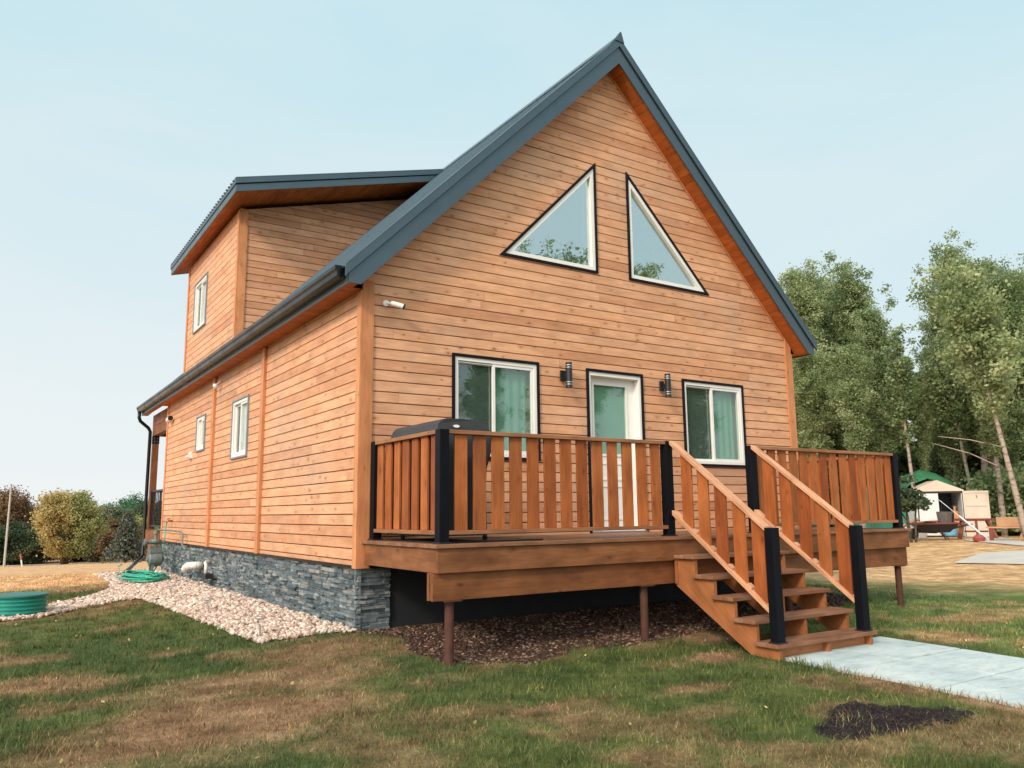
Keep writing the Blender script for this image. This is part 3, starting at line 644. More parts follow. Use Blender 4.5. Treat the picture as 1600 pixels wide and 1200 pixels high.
# soffits (individual short boards)
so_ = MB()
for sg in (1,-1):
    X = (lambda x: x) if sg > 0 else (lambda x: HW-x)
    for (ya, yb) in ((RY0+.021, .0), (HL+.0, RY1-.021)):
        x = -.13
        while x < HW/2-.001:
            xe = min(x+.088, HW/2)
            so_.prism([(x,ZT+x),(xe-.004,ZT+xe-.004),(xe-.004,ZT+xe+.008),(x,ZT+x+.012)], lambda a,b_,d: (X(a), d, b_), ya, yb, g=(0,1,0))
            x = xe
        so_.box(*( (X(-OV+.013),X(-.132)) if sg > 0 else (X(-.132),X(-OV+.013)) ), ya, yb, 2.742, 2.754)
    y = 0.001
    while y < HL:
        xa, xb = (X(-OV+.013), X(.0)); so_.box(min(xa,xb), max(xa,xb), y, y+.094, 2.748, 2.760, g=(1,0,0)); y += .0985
so_.build('soffit', WOOD_SOFF_GLOW, rf)
# closing plate behind rake soffit
# gutter
def gutter(y0, y1, name='gutter'):
    g = MB(); prof = [(-OV-.009,2.795),(-OV-.075,2.79),(-OV-.105,2.815),(-OV-.112,2.86),(-OV-.130,2.885),(-OV-.130,2.925),(-OV-.112,2.925),(-OV-.112,2.895),(-OV-.095,2.865),(-OV-.09,2.83),(-OV-.07,2.805),(-OV-.009,2.805)]
    g.prism(prof, lambda a,b_,d: (a, d, b_), y0, y1, g=(0,1,0), rnd=.5)
    cap_ = [(-OV-.009,2.795),(-OV-.075,2.79),(-OV-.105,2.815),(-OV-.112,2.86),(-OV-.130,2.885),(-OV-.130,2.925),(-OV-.009,2.925)]
    g.prism(cap_, lambda a,b_,d: (a, d, b_), y0-.004, y0-.001, g=(0,1,0), rnd=.5); g.prism(cap_, lambda a,b_,d: (a, d, b_), y1+.001, y1+.004, g=(0,1,0), rnd=.5)
    return g.build(name, METAL_D, rf)
gu = gutter(RY0+.08, RY1)
g = MB(); g.tube([(-.33,13.22,2.80),(-.33,13.22,2.66),(-.30,13.22,2.58),(-.10,13.25,2.42),(-.055,13.25,2.33),(-.055,13.25,.8),(-.055,13.25,-.62),(-.09,13.2,-.72),(-.30,12.9,-.86),(-.36,12.7,-.89),(-.62,12.0,-.99),(-.95,11.25,-1.05)], .042, 8); g.build('downspout', METAL_D, rf, smooth=True)
for y in (): pass
# dormer roof
dm = MB(); DS = .275; DX0, DX1, DY0, DY1 = -.27, 3.67, 4.80, 10.35; DZB = 5.555
dz = lambda x: DZB+DS*(x-DX0)
dm.prism([(DX0+.012,dz(DX0)+.055),(DX1,dz(DX1)+.055),(DX1,dz(DX1)+.215),(DX0+.012,dz(DX0)+.215)], lambda a,b_,d: (a,d,b_), DY0+.02, DY1-.02, g=(1,0,.27), rnd=.3)
y = DY0+.12
while y < DY1-.05:
    dm.prism([(y-.022,0),(y+.022,0),(y+.012,.022),(y-.012,.022)], lambda a,b_,d: (d, a, dz(d)+.215+b_), DX0-.04, DX1, g=(1,0,0), rnd=.3); y += .15
droof = dm.build('dormer_roof', METAL, house)
b = MB()
for ya in (DY0, DY1-.02):
    b.prism([(DX0,dz(DX0)),(DX1-.3,dz(DX1-.3)),(DX1-.1,dz(DX1-.1)+.12),(DX0,dz(DX0)+.12)], lambda a,b_,d: (a,d,b_), ya, ya+.02, rnd=.3)
for ya,yb in ((DY0-.022,DY0+.10),(DY1-.10,DY1+.022)):
    b.prism([(DX0-.022,dz(DX0)+.218),(DX1,dz(DX1)+.218),(DX1,dz(DX1)+.240),(DX0-.022,dz(DX0)+.240)], lambda a,b_,d: (a,d,b_), ya, yb, rnd=.3)
for ya,yb in ((DY0-.022,DY0-.002),(DY1+.002,DY1+.022)):
    b.prism([(DX0-.022,dz(DX0)+.132),(DX1,dz(DX1)+.132),(DX1,dz(DX1)+.2175),(DX0-.022,dz(DX0)+.2175)], lambda a,b_,d: (a,d,b_), ya, yb, rnd=.3)
b.box(DX0-.008,DX0+.010,DY0+.021,DY1-.021,dz(DX0)+.001,dz(DX0)+.122); b.box(DX0-.022,DX0-.001,DY0-.0,DY1,dz(DX0)+.130,dz(DX0)+.214)
b.build('dormer_fascia', METAL, droof, .002)
b = MB(); y = DY0+.021
x = DX0+.011
while x < 3.3:
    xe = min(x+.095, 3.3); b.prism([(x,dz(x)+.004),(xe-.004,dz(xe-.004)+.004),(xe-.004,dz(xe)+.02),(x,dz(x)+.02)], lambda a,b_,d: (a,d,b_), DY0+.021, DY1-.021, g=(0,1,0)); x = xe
b.build('dormer_soffit', WOOD_SOFF_GLOW, droof)
b = MB(); b.box(DX0-.06,DX0-.023,DY0,DY1,dz(DX0)+.20,dz(DX0)+.245)
# back porch
porch = MB(); porch.box(-.0,HW,HL+.03,13.28,-.09,-.05); pf = porch.build('porch_floor', WOOD_DECK, house)
b = MB(); b.box(-.03,HW+.03,13.28,13.32,-.34,-.05); b.box(-.035,-.0,HL+.03,13.28,-.34,-.05); b.box(.03,.10,HL+.03,13.2,-.60,-.35); b.build('porch_fascia', WOOD_DECK, house)
b = MB(); b.box(-.0,.15,HL+.02,13.27,2.22,2.45,g=(0,1,0)); b.box(.151,HW,13.13,13.27,2.22,2.45,g=(1,0,0)); b.box(-.0,HW,HL+.03,13.29,2.46,2.73); b.build('porch_beam', WOOD_DECK, house)
for x in (.0, HW-.15):
    po = bx('porch_post', WOOD_DECK, house, x, x+.14, 13.12, 13.26, -.05, 2.22, g=(0,0,1), bevel=.004)
    b = MB(); b.box(x-.006,x+.146,13.114,13.266,2.03,2.219)
    br = b.build('bracket', BLACKM, po)
    b = MB()
    for u in (.035,.105):
        for w in (2.08,2.16):
            b = MB(); b.lathe([(.014,0),(.014,.008),(.006,.012)], (x+u,13.100,w), 10, 'y'); b.build('bolt', SILVER, po)
for x in (.06, HW-.2): bx('porch_support', RUST, house, x, x+.1, 12.9, 13.0, -1.4, -.35, g=(0,0,1))
b = MB(); b.box(.02,.055,HL+.02,13.12,.84,.88); b.box(.02,.055,HL+.02,13.12,.02,.06)
y = HL+.1
while y < 13.1: b.box(.028,.047,y,y+.02,.06,.84); y += .19
b.box(.15,HW-.15,13.18,13.215,.84,.88); b.box(.15,HW-.15,13.18,13.215,.02,.06)
x = .26
while x < HW-.2: b.box(x,x+.02,13.19,13.21,.06,.84); x += .19
b.build('porch_railing', BLACKM, house)
# ------------------------------------------------------------------ fixtures on the walls
for x, lab in ((2.785,'black cylinder up and down wall light between the left window and the door'), (4.515,'black cylinder up and down wall light between the door and the right window')):
    t = thing('wall_lamp', lab, 'wall lamp', (x,-.02,2.0), 'wall lamps beside the door')
    b = MB(); b.box(x-.075,x-.0,-.045,-.021,1.93,2.07); b.box(x-.03,x-.0,-.075,-.045,1.97,2.03); b.build('mount', BLACKM, t, .003)
    b = MB(); b.lathe([(.038,1.835),(.043,1.835),(.043,2.165),(.038,2.165)], (x+.0,-.115,0), 28); b.build('shade', BLACKM, t, smooth=False)
    for z in (1.875,1.905,2.095,2.125): b = MB(); b.lathe([(.0445,z),(.0450,z+.001),(.0450,z+.008),(.0445,z+.009)], (x,-.115,0), 28); b.build('band', SILVER, t)
def bullet_cam(name, label, P, D, grp='security cameras on the walls', s=1):
    t = thing(name, label, 'security camera', P, grp); P = Vector(P); D = Vector(D).normalized()
    b = MB(); b.tube([P+D*.02*s, P+D*.16*s], .034*s, 16); b.tube([P+D*-.005*s, P+D*.02*s], [.026*s,.034*s], 16); b.build('body', VINYL, t, .002, smooth=False)
    b = MB(); b.tube([P+D*.1605*s, P+D*.180*s], .036*s, 16); b.build('lens', BLACKM, t)
    return t
t = bullet_cam('security_camera', 'white bullet security camera high on the front wall near the left corner', (.31,-.10,2.615), (.90,-.48,-.30), s=.88)
b = MB(); b.lathe([(.035,0),(.035,.03)], (.27,-.055,2.62), 16, 'y'); b.tube([(.27,-.05,2.62),(.31,-.10,2.612)], .012, 8); b.build('mount', VINYL, t)
t = bullet_cam('security_camera', 'white bullet security camera on the side wall under the far end of the gutter', (-.10,10.75,2.36), (.05,-1,.10), s=1.5)
b = MB(); b.tube([(-.02,10.9,2.34),(-.10,10.8,2.36)], .02, 8); b.build('mount', VINYL, t)
t = thing('vent_hood', 'small white vent hood on the side wall between the small window and far corner', 'vent', (0,8.55,1.45))
b = MB(); b.box(-.03,-.0,8.47,8.60,1.38,1.52); b.add([(-.03,8.48,1.50),(-.03,8.59,1.50),(-.12,8.59,1.40),(-.12,8.48,1.40),(-.03,8.48,1.40),(-.03,8.59,1.40)], [(0,1,2,3),(0,3,4),(1,5,2),(3,2,5,4)]); b.build('hood', VINYL, t)
t = thing('floodlight', 'tiny white flood lamp under the eave beside the far batten', 'floodlight', (-.05,6.3,2.55))
b = MB(); b.lathe([(.02,0),(.045,.03),(.045,.08)], (-.10,6.35,2.48), 12); b.build('head', VINYL, t); b = MB(); b.tube([(-.02,6.35,2.62),(-.09,6.35,2.55)], .012, 8); b.build('arm', VINYL, t)
# pipes
t = thing('vent_pipe', 'fat white plastic elbow pipe coming out of the stone foundation', 'pipe', (-.05,7.4,-.62), 'pipes in the foundation wall')
P = [(0,7.15,-.60),(-.10,7.15,-.60),(-.17,7.22,-.605),(-.20,7.36,-.62),(-.21,7.50,-.66),(-.215,7.58,-.70)]
b = MB(); b.tube(P, .062, 18, smooth if False else True); b.build('elbow', PVC, t, smooth=True)
b = MB()
for k in range(1,5): c = Vector(P[k]); dd = (Vector(P[k+1 if k<5 else k])-Vector(P[k-1])).normalized(); b.tube([c-dd*.006,c+dd*.006], .067, 18)
b.build('rib', PVC, t)
t = thing('drain_pipe', 'thin white bent pipe ending in a black hood on the foundation', 'pipe', (-.03,6.4,-.6), 'pipes in the foundation wall')
b = MB(); b.tube([(0,6.55,-.52),(-.07,6.55,-.52),(-.10,6.48,-.53),(-.105,6.38,-.56),(-.105,6.36,-.70)], .028, 12); b.build('pipe', PVC, t, smooth=True)
b = MB(); b.box(-.16,-.03,6.15,6.60,-.78,-.72); b.box(-.15,-.03,6.20,6.55,-.72,-.70); b.build('hood', BLACKM, t, .006)
# gas meter
gz = tzf(-.38, 9.5); t = thing('gas_meter', 'grey gas meter on legs beside the far end of the foundation', 'gas meter', (-.38,9.6,gz))
b = MB(); b.lathe([(.10,-.13),(.14,-.11),(.15,0),(.14,.11),(.10,.13)], (-.38,9.6,gz+.36), 22, 'x'); b.lathe([(.055,-.16),(.055,.16)], (-.38,9.6,gz+.36), 16, 'x'); b.box(-.50,-.28,9.50,9.72,gz+.48,gz+.62); b.build('body', GREYM, t, .01)
b = MB(); b.lathe([(.10,-.03),(.105,0),(.10,.03)], (-.40,9.52,gz+.72), 20, 'z'); b.tube([(-.40,9.52,gz+.60),(-.40,9.52,gz+.94)], .035, 10); b.lathe([(.06,0),(.06,.05)], (-.40,9.52,gz+.86), 14); b.tube([(-.58,9.5,gz+.70),(-.22,9.5,gz+.70)], .04, 10); b.lathe([(.07,-.02),(.07,.02)], (-.60,9.5,gz+.70), 14,'x'); b.build('regulator', GREYM, t)
b = MB(); b.tube([(-.38,9.62,gz+.88),(-.38,9.62,gz+.92),(-.36,9.55,gz+.94),(-.20,9.0,gz+.93),(-.12,8.6,gz+.91),(-.10,8.5,gz+.88),(-.10,8.48,gz+.66),(-.06,8.42,gz+.63),(.02,8.42,gz+.63)], .018, 8); b.build('pipe', GREYM, t, smooth=True)
for y in (9.48, 9.74): bx('leg', GREYM, t, -.46,-.42, y-.015,y+.015, gz-.05, gz+.26)
# tap and hose
t = thing('garden_tap', 'brass garden tap on the side wall near the far corner', 'tap', (-.02,10.1,.17))
b = MB(); b.tube([(0,10.1,.17),(-.09,10.1,.17),(-.12,10.1,.12)], .016, 8); b.build('spout', simple('brass',(.35,.2,.08),.4,.8), t, smooth=True)
b = MB(); b.lathe([(.035,0),(.04,.01),(.035,.02)], (-.08,10.1,.20), 10); b.build('handle', REDP, t)
pts = []; rg = random.Random(4); g0 = tzf(-.55,8.9)
pts += [(-.12,10.1,.12),(-.16,9.95,-.15),(-.24,9.7,-.55),(-.42,9.5,-.85)]
for k in range(150):
    a = k*.42; lp = k/15.0; r = .50+.07*math.sin(lp*5)+rg.uniform(-.035,.035)
    pts.append((-.68+.42*r*1.35*math.cos(a)+.10*math.sin(lp*2), 9.0+r*2.0*math.sin(a)+.06*math.cos(lp*3), g0+.03+.011*lp+rg.uniform(-.004,.012)))
b = MB(); b.tube(pts, .014, 6); hs = b.build('garden_hose', HOSE, None, smooth=True); tag(hs, 'coiled green garden hose lying on the gravel below the tap', 'hose')
# septic lid
lx, ly = -2.84, 5.08; lz = tzf(lx, ly)
t = thing('septic_riser', 'round ribbed green plastic septic lid in the gravel strip', 'septic lid', (lx,ly,lz))
pr = [(.322,lz-.05)]
for k in range(5): z = lz+.0+k*.052; pr += [(.322,z),(.345,z+.006),(.345,z+.026),(.322,z+.032)]
pr += [(.322,lz+.262)]
b = MB(); b.lathe(pr, (lx,ly,0), 48); b.build('ribbed_wall', GREENP, t, smooth=False)
b = MB(); b.lathe([(.35,lz+.262),(.36,lz+.268),(.36,lz+.285),(.345,lz+.295),(.1,lz+.305)], (lx,ly,0), 48); b.build('lid', simple('faded_green_lid',(.012,.13,.11),.5,0,.15,4), t)
# solar lights
GLB = glass('lamp_plastic', (.9,.9,.9), .2)
for (x,y,lab) in ((-.85,.48,'stake light at the near tip of the gravel bed'),(-.86,2.75,'stake light in the gravel, second from the near tip'),(-.88,5.05,'stake light in the gravel, third from the near tip'),(-.80,11.3,'stake light by the foot of the downspout')):
    z = tzf(x,y); t = thing('path_light', 'small silver solar '+lab, 'garden light', (x,y,z), 'solar path lights')
    b = MB(); b.tube([(x,y,z-.05),(x,y,z+.13)], .009, 8); b.build('stake', SILVER, t)
    b = MB(); b.lathe([(.020,z+.13),(.045,z+.21)], (x,y,0), 16); b.build('lens', GLB, t)
    b = MB(); b.lathe([(.062,z+.205),(.064,z+.212),(.050,z+.226),(.02,z+.230)], (x,y,0), 18); b.build('cap', SILVER, t)
# ------------------------------------------------------------------ DECK
DXA, DXB, DYF = .07, 7.45, -1.69
deck = thing('deck', 'raised wooden deck with picket railings and black posts across the house front', 'deck', (3.7,-.8,-.94))
b = MB(); y = -.15
while y > DYF-.02:
    ya = max(y-.0, DYF-.03); b.box(DXA-.03, DXB+.03, y, y+.136, -.036, -.001, g=(1,0,0)); y -= .1405
b.box(DXA-.03, DXB+.03, DYF-.03, y+.1375, -.036, -.001, g=(1,0,0)); b.build('decking', WOOD_TREAD, deck, .003)
b = MB(); b.box(DXA,DXB,DYF,DYF+.038,-.255,-.038); b.build('fascia', WOOD_DECK, deck, .003)
b = MB(); b.box(DXA,DXA+.038,DYF+.039,-.045,-.255,-.038); b.build('fascia', WOOD_DECK, deck, .003)
b = MB(); b.box(DXB-.038,DXB,DYF+.039,-.045,-.255,-.038); b.build('fascia', WOOD_DECK, deck, .003)
b = MB(); b.box(DXA-.02,DXB+.0,DYF+.05,DYF+.088,-.500,-.258); b.box(DXA-.012,DXB-.0,DYF+.089,DYF+.127,-.495,-.258); b.box(DXA-.02,DXB-.0,DYF+.128,DYF+.166,-.500,-.258); b.build('beam', WOOD_DECK, deck, .002)
b = MB(); x = DXA+.4
while x < DXB-.1: b.box(x,x+.038,DYF+.04,-.03,-.235,-.04,g=(0,1,0)); x += .406
b.build('joists', WOOD_DECK, deck)
for x in (.25, 2.6, 4.95, 7.30):
    z = tzf(x,-1.58); b = MB(); b.tube([(x,-1.58,z-.2),(x,-1.58,-.515)], .043, 16); o = b.build('support_post', RUST, deck, smooth=False)
    b = MB(); b.box(x-.09,x+.09,-1.66,-1.50,-.512,-.501); b.build('top_plate', RUST, o)
def post(x, y, z0, z1, parent, w=.05):
    b = MB(); b.box(x-w,x+w,y-w,y+w,z0,z1,g=(0,0,1)); o = b.build('post', BLACK, parent, .006)
    b = MB(); b.box(x-w-.012,x+w+.012,y-w-.012,y+w+.012,z0,z0+.014); b.build('base_plate', BLACKM, o, .002)
    return o
PY = -1.60
for x, y in ((.16,PY),(.16,-.11),(2.99,PY),(4.39,PY),(7.36,PY),(7.36,-.11)): post(x, y, 0, 1.045, deck)
rg = random.Random(12)
def rail_run(p0, p1, n0, out, parent):
    # picket railing between two posts, along x or y
    r = bpy.data.objects.new('railing', None); COL.objects.link(r); r.parent = parent
    al = Vector(p1)-Vector(p0); Ln = al.length; al.normalize(); nv = Vector(out)
    M = Matrix.Identity(4); M.col[0][:3] = al; M.col[1][:3] = nv; M.col[2][:3] = (0,0,1); M.translation = Vector(p0)
    b = MB(); b.box(.0,Ln,-.045,.045,1.005,1.043,M=M,g=(1,0,0)); b.build('top_rail', WOOD_RAILTOP, r, .004)
    b = MB(); b.box(.0,Ln,-.045,.045,.080,.118,M=M,g=(1,0,0)); b.build('bottom_rail', WOOD_RAILTOP, r, .004)
    b = MB(); b.box(.0,Ln,-.040,-.004,.935,1.003,M=M,g=(1,0,0)) if False else None
    a = n0
    while a+.13 < Ln+.02:
        w = .137+rg.uniform(-.003,.003); a1 = min(a+w, Ln-.004); b = MB()
        ti = rg.uniform(-.004,.004); zt = 1.003
        b.add([M @ Vector(v) for v in ((a,-.012+ti,.119),(a1,-.012,.119),(a1,.010,.119),(a,.010+ti,.119),(a+rg.uniform(-.003,.003),-.012+ti,zt),(a1+rg.uniform(-.003,.003),-.012,zt),(a1,.010,zt),(a,.010+ti,zt))], [(0,1,5,4),(1,2,6,5),(2,3,7,6),(3,0,4,7),(4,5,6,7),(3,2,1,0)], (0,0,1), rg.random())
        b.build('picket', WOOD_PICK, r, .0025); a += .205
    return r
WOOD_RAILTOP = wood('rail_boards', (.34,.155,.075), (.20,.085,.04), var=.15, knot=.5)
rail_run((.21,PY,0),(2.94,PY,0),.078,(0,-1,0),deck)
rail_run((4.44,PY,0),(7.31,PY,0),.05,(0,-1,0),deck)
rail_run((.16,-.16,0),(.16,-1.55,0),.0,(-1,0,0),deck)
rail_run((7.36,-.16,0),(7.36,-1.55,0),.0,(1,0,0),deck)
# staircase
st = thing('staircase', 'open wooden staircase with five treads leading up to the deck', 'stairs', (3.7,-2.4,-1.13))
RISE, RUN = .194, .258; Y0 = -1.735
for k in range(1,6):
    z = -RISE*k; yn = Y0-RUN*k; b = MB()
    for j in range(2): b.box(2.93,4.50,yn+j*.143,yn+j*.143+.139,z-.038,z,g=(1,0,0))
    b.build('tread', WOOD_TREAD, st, .004)
def stringer(x0, x1):
    pts = [(Y0-.0,-.20)]; b = MB()
    pts = [(Y0+.04, -RISE-.04)]
    for k in range(1,6):
        yn = Y0-RUN*k+.02; z = -RISE*k-.04
        pts += [(yn, z)]; pts += [(yn, z-RISE)] if k < 5 else [(yn, -1.2)]
    pts += [(Y0-RUN*5+.20,-1.2),(Y0+.04,-.52)]
    # build as sawtooth: strips
    low = lambda y: -.52+(y-(Y0+.04))*(1.2-.52)/((RUN*5-.16))
    for k in range(1,6):
        ya = Y0-RUN*k+.02; yb = Y0-RUN*(k-1)+.02 if k > 1 else Y0+.04; zt = -RISE*k-.0385
        z0a, z0b = max(low(ya),-1.25), max(low(yb),-1.25)
        b.prism([(ya,z0a),(yb,z0b),(yb,zt),(ya,zt)], lambda a,b_,d: (d,a,b_), x0, x1, g=(0,1,.75), rnd=.3)
    return b.build('stringer', WOOD_STR, st)
WOOD_STR = wood('stringer_wood', (.40,.16,.06), (.24,.08,.025), var=.15, knot=.8)
stringer(2.975,3.013); stringer(3.70,3.738); stringer(4.40,4.438)
bx('header_board', WOOD_STR, st, 2.96,4.46,Y0+.005,Y0+.043,-.50,-.26)
bx('toe_board', WOOD_STR, st, 3.02,4.39,-2.94,-2.905,-1.2,-1.01)
for x in (3.03, 4.375):
    post(x, -2.95, -RISE*5, .105, st)
    r = bpy.data.objects.new('railing', None); COL.objects.link(r); r.parent = st
    sl = (.1-1.03)/(-2.90+1.655); zt = lambda y: 1.0+(y+1.655)*sl; 
    b = MB(); b.prism([(-1.655,zt(-1.655)),(-2.90,zt(-2.90)),(-2.90,zt(-2.90)+.05),(-1.655,zt(-1.655)+.05)], lambda a,b_,d: (d,a,b_), x-.045, x+.045, g=(0,1,.78)); b.build('handrail', WOOD_RAIL, r, .005)
    zb = lambda y: .23+(y+1.655)*sl
    b = MB(); b.prism([(-1.655,zb(-1.655)),(-2.90,zb(-2.90)),(-2.90,zb(-2.90)+.05),(-1.655,zb(-1.655)+.05)], lambda a,b_,d: (d,a,b_), x-.045, x+.045, g=(0,1,.78)); b.build('lower_rail', WOOD_RAIL, r, .004)
    y = -1.785
    for k in range(5):
        ya, yb = y, y-.150; b = MB()
        b.prism([(ya,zb(ya)+.051),(yb,zb(yb)+.051),(yb,zt(yb)-.001),(ya,zt(ya)-.001)], lambda a,b_,d: (d,a,b_), x-.011, x+.011, g=(0,0,1)); b.build('picket', WOOD_PICK, r, .002)
        b = MB(); ym = yb-.012; yn = ym-.05
        b.prism([(ym,zb(ym)+.051),(yn,zb(yn)+.051),(yn,zb(yn)+.075),(ym,zb(ym)+.075)], lambda a,b_,d: (d,a,b_), x-.03, x+.03, g=(0,1,.7)); b.build('spacer_block', WOOD_RAIL, r, .002)
        y -= .232
# grill under a cover
t = thing('covered_grill', 'barbecue grill under a black fabric cover behind the left railing', 'grill', (.55,-.85,0))
bm = bmesh.new()
xs = np.linspace(0,1,17); 
prof = [(.0,.06),(.0,.55),(.0,.80),(-.004,.95),(.0,1.06),(.012,1.125),(.04,1.165),(.10,1.178),(.25,1.18),(.42,1.178),(.52,1.165),(.57,1.12),(.60,1.0),(.60,.88),(.55,.70),(.54,.45),(.54,.06)]
rows = []
for j in range(25):
    v = j/24; y = -.30-1.10*v; e = v*1.10; shr = 0 if e > .12 else (.12-e)
    row = []
    for (px_, pz) in prof:
        dz = -(.12-math.sqrt(max(0,.0144-shr*shr)))*(.8 if pz > .9 else 0); wv = .008*math.sin(pz*23+y*9)*(1 if pz < .9 else .3)
        row.append(bm.verts.new((.215+px_+wv, y+.006*math.sin(px_*30+pz*17), pz+dz)))
    rows.append(row)
for j in range(24):
    for i in range(len(prof)-1): bm.faces.new((rows[j][i], rows[j][i+1], rows[j+1][i+1], rows[j+1][i]))
bm.faces.new(rows[0]); bm.faces.new(rows[-1][::-1])
bmesh.ops.recalc_face_normals(bm, faces=bm.faces); me = bpy.data.meshes.new('cover')
for v in bm.verts: v.co -= Vector((.55,-.85,0))
bm.to_mesh(me); bm.free(); me.materials.append(FABRIC); o = bpy.data.objects.new('cover', me); COL.objects.link(o); o.parent = t
b = MB(); n = 20; b.add([(.42+.034*math.cos(2*math.pi*k/n), -1.408, 1.105+.014*math.sin(2*math.pi*k/n)) for k in range(n)]+[(.42+.034*math.cos(2*math.pi*k/n), -1.400, 1.105+.014*math.sin(2*math.pi*k/n)) for k in range(n)], [tuple(range(n))]+[(k,(k+1)%n,n+(k+1)%n,n+k) for k in range(n)]); b.build('badge', simple('badge_white',(.75,.75,.78),.4), t)
b = MB()
for (x,y) in ((.34,-.4),(.34,-1.3),(.8,-.4),(.8,-1.3)): b.lathe([(.03,-.012),(.034,0),(.03,.012)], (x,y,.035), 12, 'x')
b.build('caster', BLACKM, t)
b = MB(); b.prism([(.24,-1.50),(1.35,-1.50),(1.42,-1.42),(1.38,-.35),(.24,-.30)], lambda a,b_,d: (a,b_,d), .0, .012); o = b.build('black_deck_sheet', simple('flat_black',(.012,.012,.015),.5,0,.1), None, .003); tag(o, 'flat black sheet lying on the deck under the covered grill', 'mat')  # thin flat black sheet on the deck boards
# ------------------------------------------------------------------ concrete path
def conc_mat():
    ma, t, bs = newmat('stamped_concrete'); tcn = N(t,'ShaderNodeNewGeometry').outputs['Position']
    n1 = N(t,'ShaderNodeTexNoise', i_Scale=2.2, i_Detail=8.0, i_Roughness=.68); L(t, tcn, n1.inputs['Vector'])
    mp = N(t,'ShaderNodeMapping'); mp.inputs['Scale'].default_value=(3.5,14,1); mp.inputs['Rotation'].default_value=(0,0,.25); L(t, tcn, mp.inputs[0])
    n2 = N(t,'ShaderNodeTexNoise', i_Scale=1.0, i_Detail=8.0, i_Roughness=.7, i_Distortion=1.0); L(t, mp.outputs[0], n2.inputs['Vector'])
    c = ramp(t, n1.outputs[0], [(.3,(.34,.42,.44)),(.55,(.50,.56,.56)),(.75,(.60,.63,.60))]).outputs[0]
    c = mixc(t, .75, c, ramp(t, n2.outputs[0], [(.30,(.55,.6,.62)),(.48,(.95,.97,.98)),(.7,(1.12,1.1,1.08))]).outputs[0], 'MULTIPLY')
    L(t, c, bs.inputs['Base Color']); bs.inputs['Roughness'].default_value = .7
    bp = N(t,'ShaderNodeBump', i_Strength=1.0, i_Distance=.006); L(t, n2.outputs[0], bp.inputs['Height']); L(t, bp.outputs[0], bs.inputs['Normal'])
    return ma
CONC = conc_mat()
b = MB(); ye = [PATHY,-3.62,-4.42,-5.35,-6.2,-7.1,-8.0,-8.9,-9.8,-10.7,-11.6]
rg = random.Random(9)
for j in range(len(ye)-1):
    xm = 3.92+rg.uniform(-.12,.2)
    for (xa, xb) in ((PATHX0,xm),(xm,PATHX1)):
        za = [tzf(x_, y_)+.045 for x_,y_ in ((xa,ye[j+1]),(xb,ye[j+1]),(xb,ye[j]),(xa,ye[j]))]
        zf = lambda y_: -1.095-.018*max(-y_-1.6,0)+.015
        e = .009; A = [(xa+e,ye[j+1]+e),(xb-e,ye[j+1]+e),(xb-e,ye[j]-e),(xa+e,ye[j]-e)]
        b.add([(x_,y_,zf(y_)-.12) for x_,y_ in A]+[(x_,y_,zf(y_)+rg.uniform(-.002,.002)) for x_,y_ in A], [(0,1,5,4),(1,2,6,5),(2,3,7,6),(3,0,4,7),(4,5,6,7)], (1,0,0))
o = b.build('path', CONC, None, .002); tag(o, 'pale blue grey concrete slab path leading to the stairs', 'path', kind='structure')
b = MB(); zb_ = lambda y_: -1.095-.018*max(-y_-1.6,0)-.012
b.add([(PATHX0+.02,ye[-1]+.02,zb_(ye[-1])),(PATHX1-.02,ye[-1]+.02,zb_(ye[-1])),(PATHX1-.02,PATHY-.02,zb_(PATHY)),(PATHX0+.02,PATHY-.02,zb_(PATHY))]+[(PATHX0+.02,ye[-1]+.02,-1.5),(PATHX1-.02,ye[-1]+.02,-1.5),(PATHX1-.02,PATHY-.02,-1.5),(PATHX0+.02,PATHY-.02,-1.5)], [(0,1,2,3),(0,1,5,4),(1,2,6,5),(2,3,7,6),(3,0,4,7)])
o = b.build('path_bed', simple('dark_joint_dirt', (.035,.030,.026), .95, 0, .4, 30), None); tag(o, 'dark dirt in the joints between the path slabs', 'path bed', kind='structure')
# ------------------------------------------------------------------ vegetation
def leaf_mat(name, c0, c1, c2, trans=.35):
    ma, t, bs = newmat(name); out = t.nodes['Material Output']
    rn = N(t,'ShaderNodeAttribute', attribute_name='rnd').outputs['Fac']
    oi = N(t,'ShaderNodeObjectInfo').outputs['Random']
    c = ramp(t, rn, [(0,c0),(.5,c1),(1,c2)]).outputs[0]
    c = mixc(t, 1.0, c, ramp(t, oi, [(0,(.80,.86,.80)),(1,(1.2,1.12,1.1))]).outputs[0], 'MULTIPLY')
    L(t, c, bs.inputs['Base Color']); bs.inputs['Roughness'].default_value = .55; bs.inputs['Specular IOR Level'].default_value = .35
    tl = N(t,'ShaderNodeBsdfTranslucent'); L(t, c, tl.inputs[0]); ms = N(t,'ShaderNodeMixShader'); ms.inputs[0].default_value = trans
    L(t, bs.outputs[0], ms.inputs[1]); L(t, tl.outputs[0], ms.inputs[2]); L(t, ms.outputs[0], out.inputs[0]); return ma
LF_POP = leaf_mat('poplar_leaves', (.10,.15,.065), (.26,.34,.155), (.50,.54,.32), .45)
LF_DARK = leaf_mat('dark_leaves', (.030,.052,.026), (.075,.110,.055), (.17,.20,.11))
LF_BROWN = leaf_mat('rusty_leaves', (.09,.055,.03), (.20,.12,.06), (.30,.20,.10))
LF_WIL = leaf_mat('willow_leaves', (.28,.21,.07), (.58,.42,.17), (.78,.60,.30))
LF_WILG = leaf_mat('willow_green_leaves', (.14,.16,.05), (.34,.34,.13), (.55,.52,.25))
LF_SPR = leaf_mat('spruce_needles', (.05,.065,.05), (.11,.13,.10), (.22,.21,.17), .15)
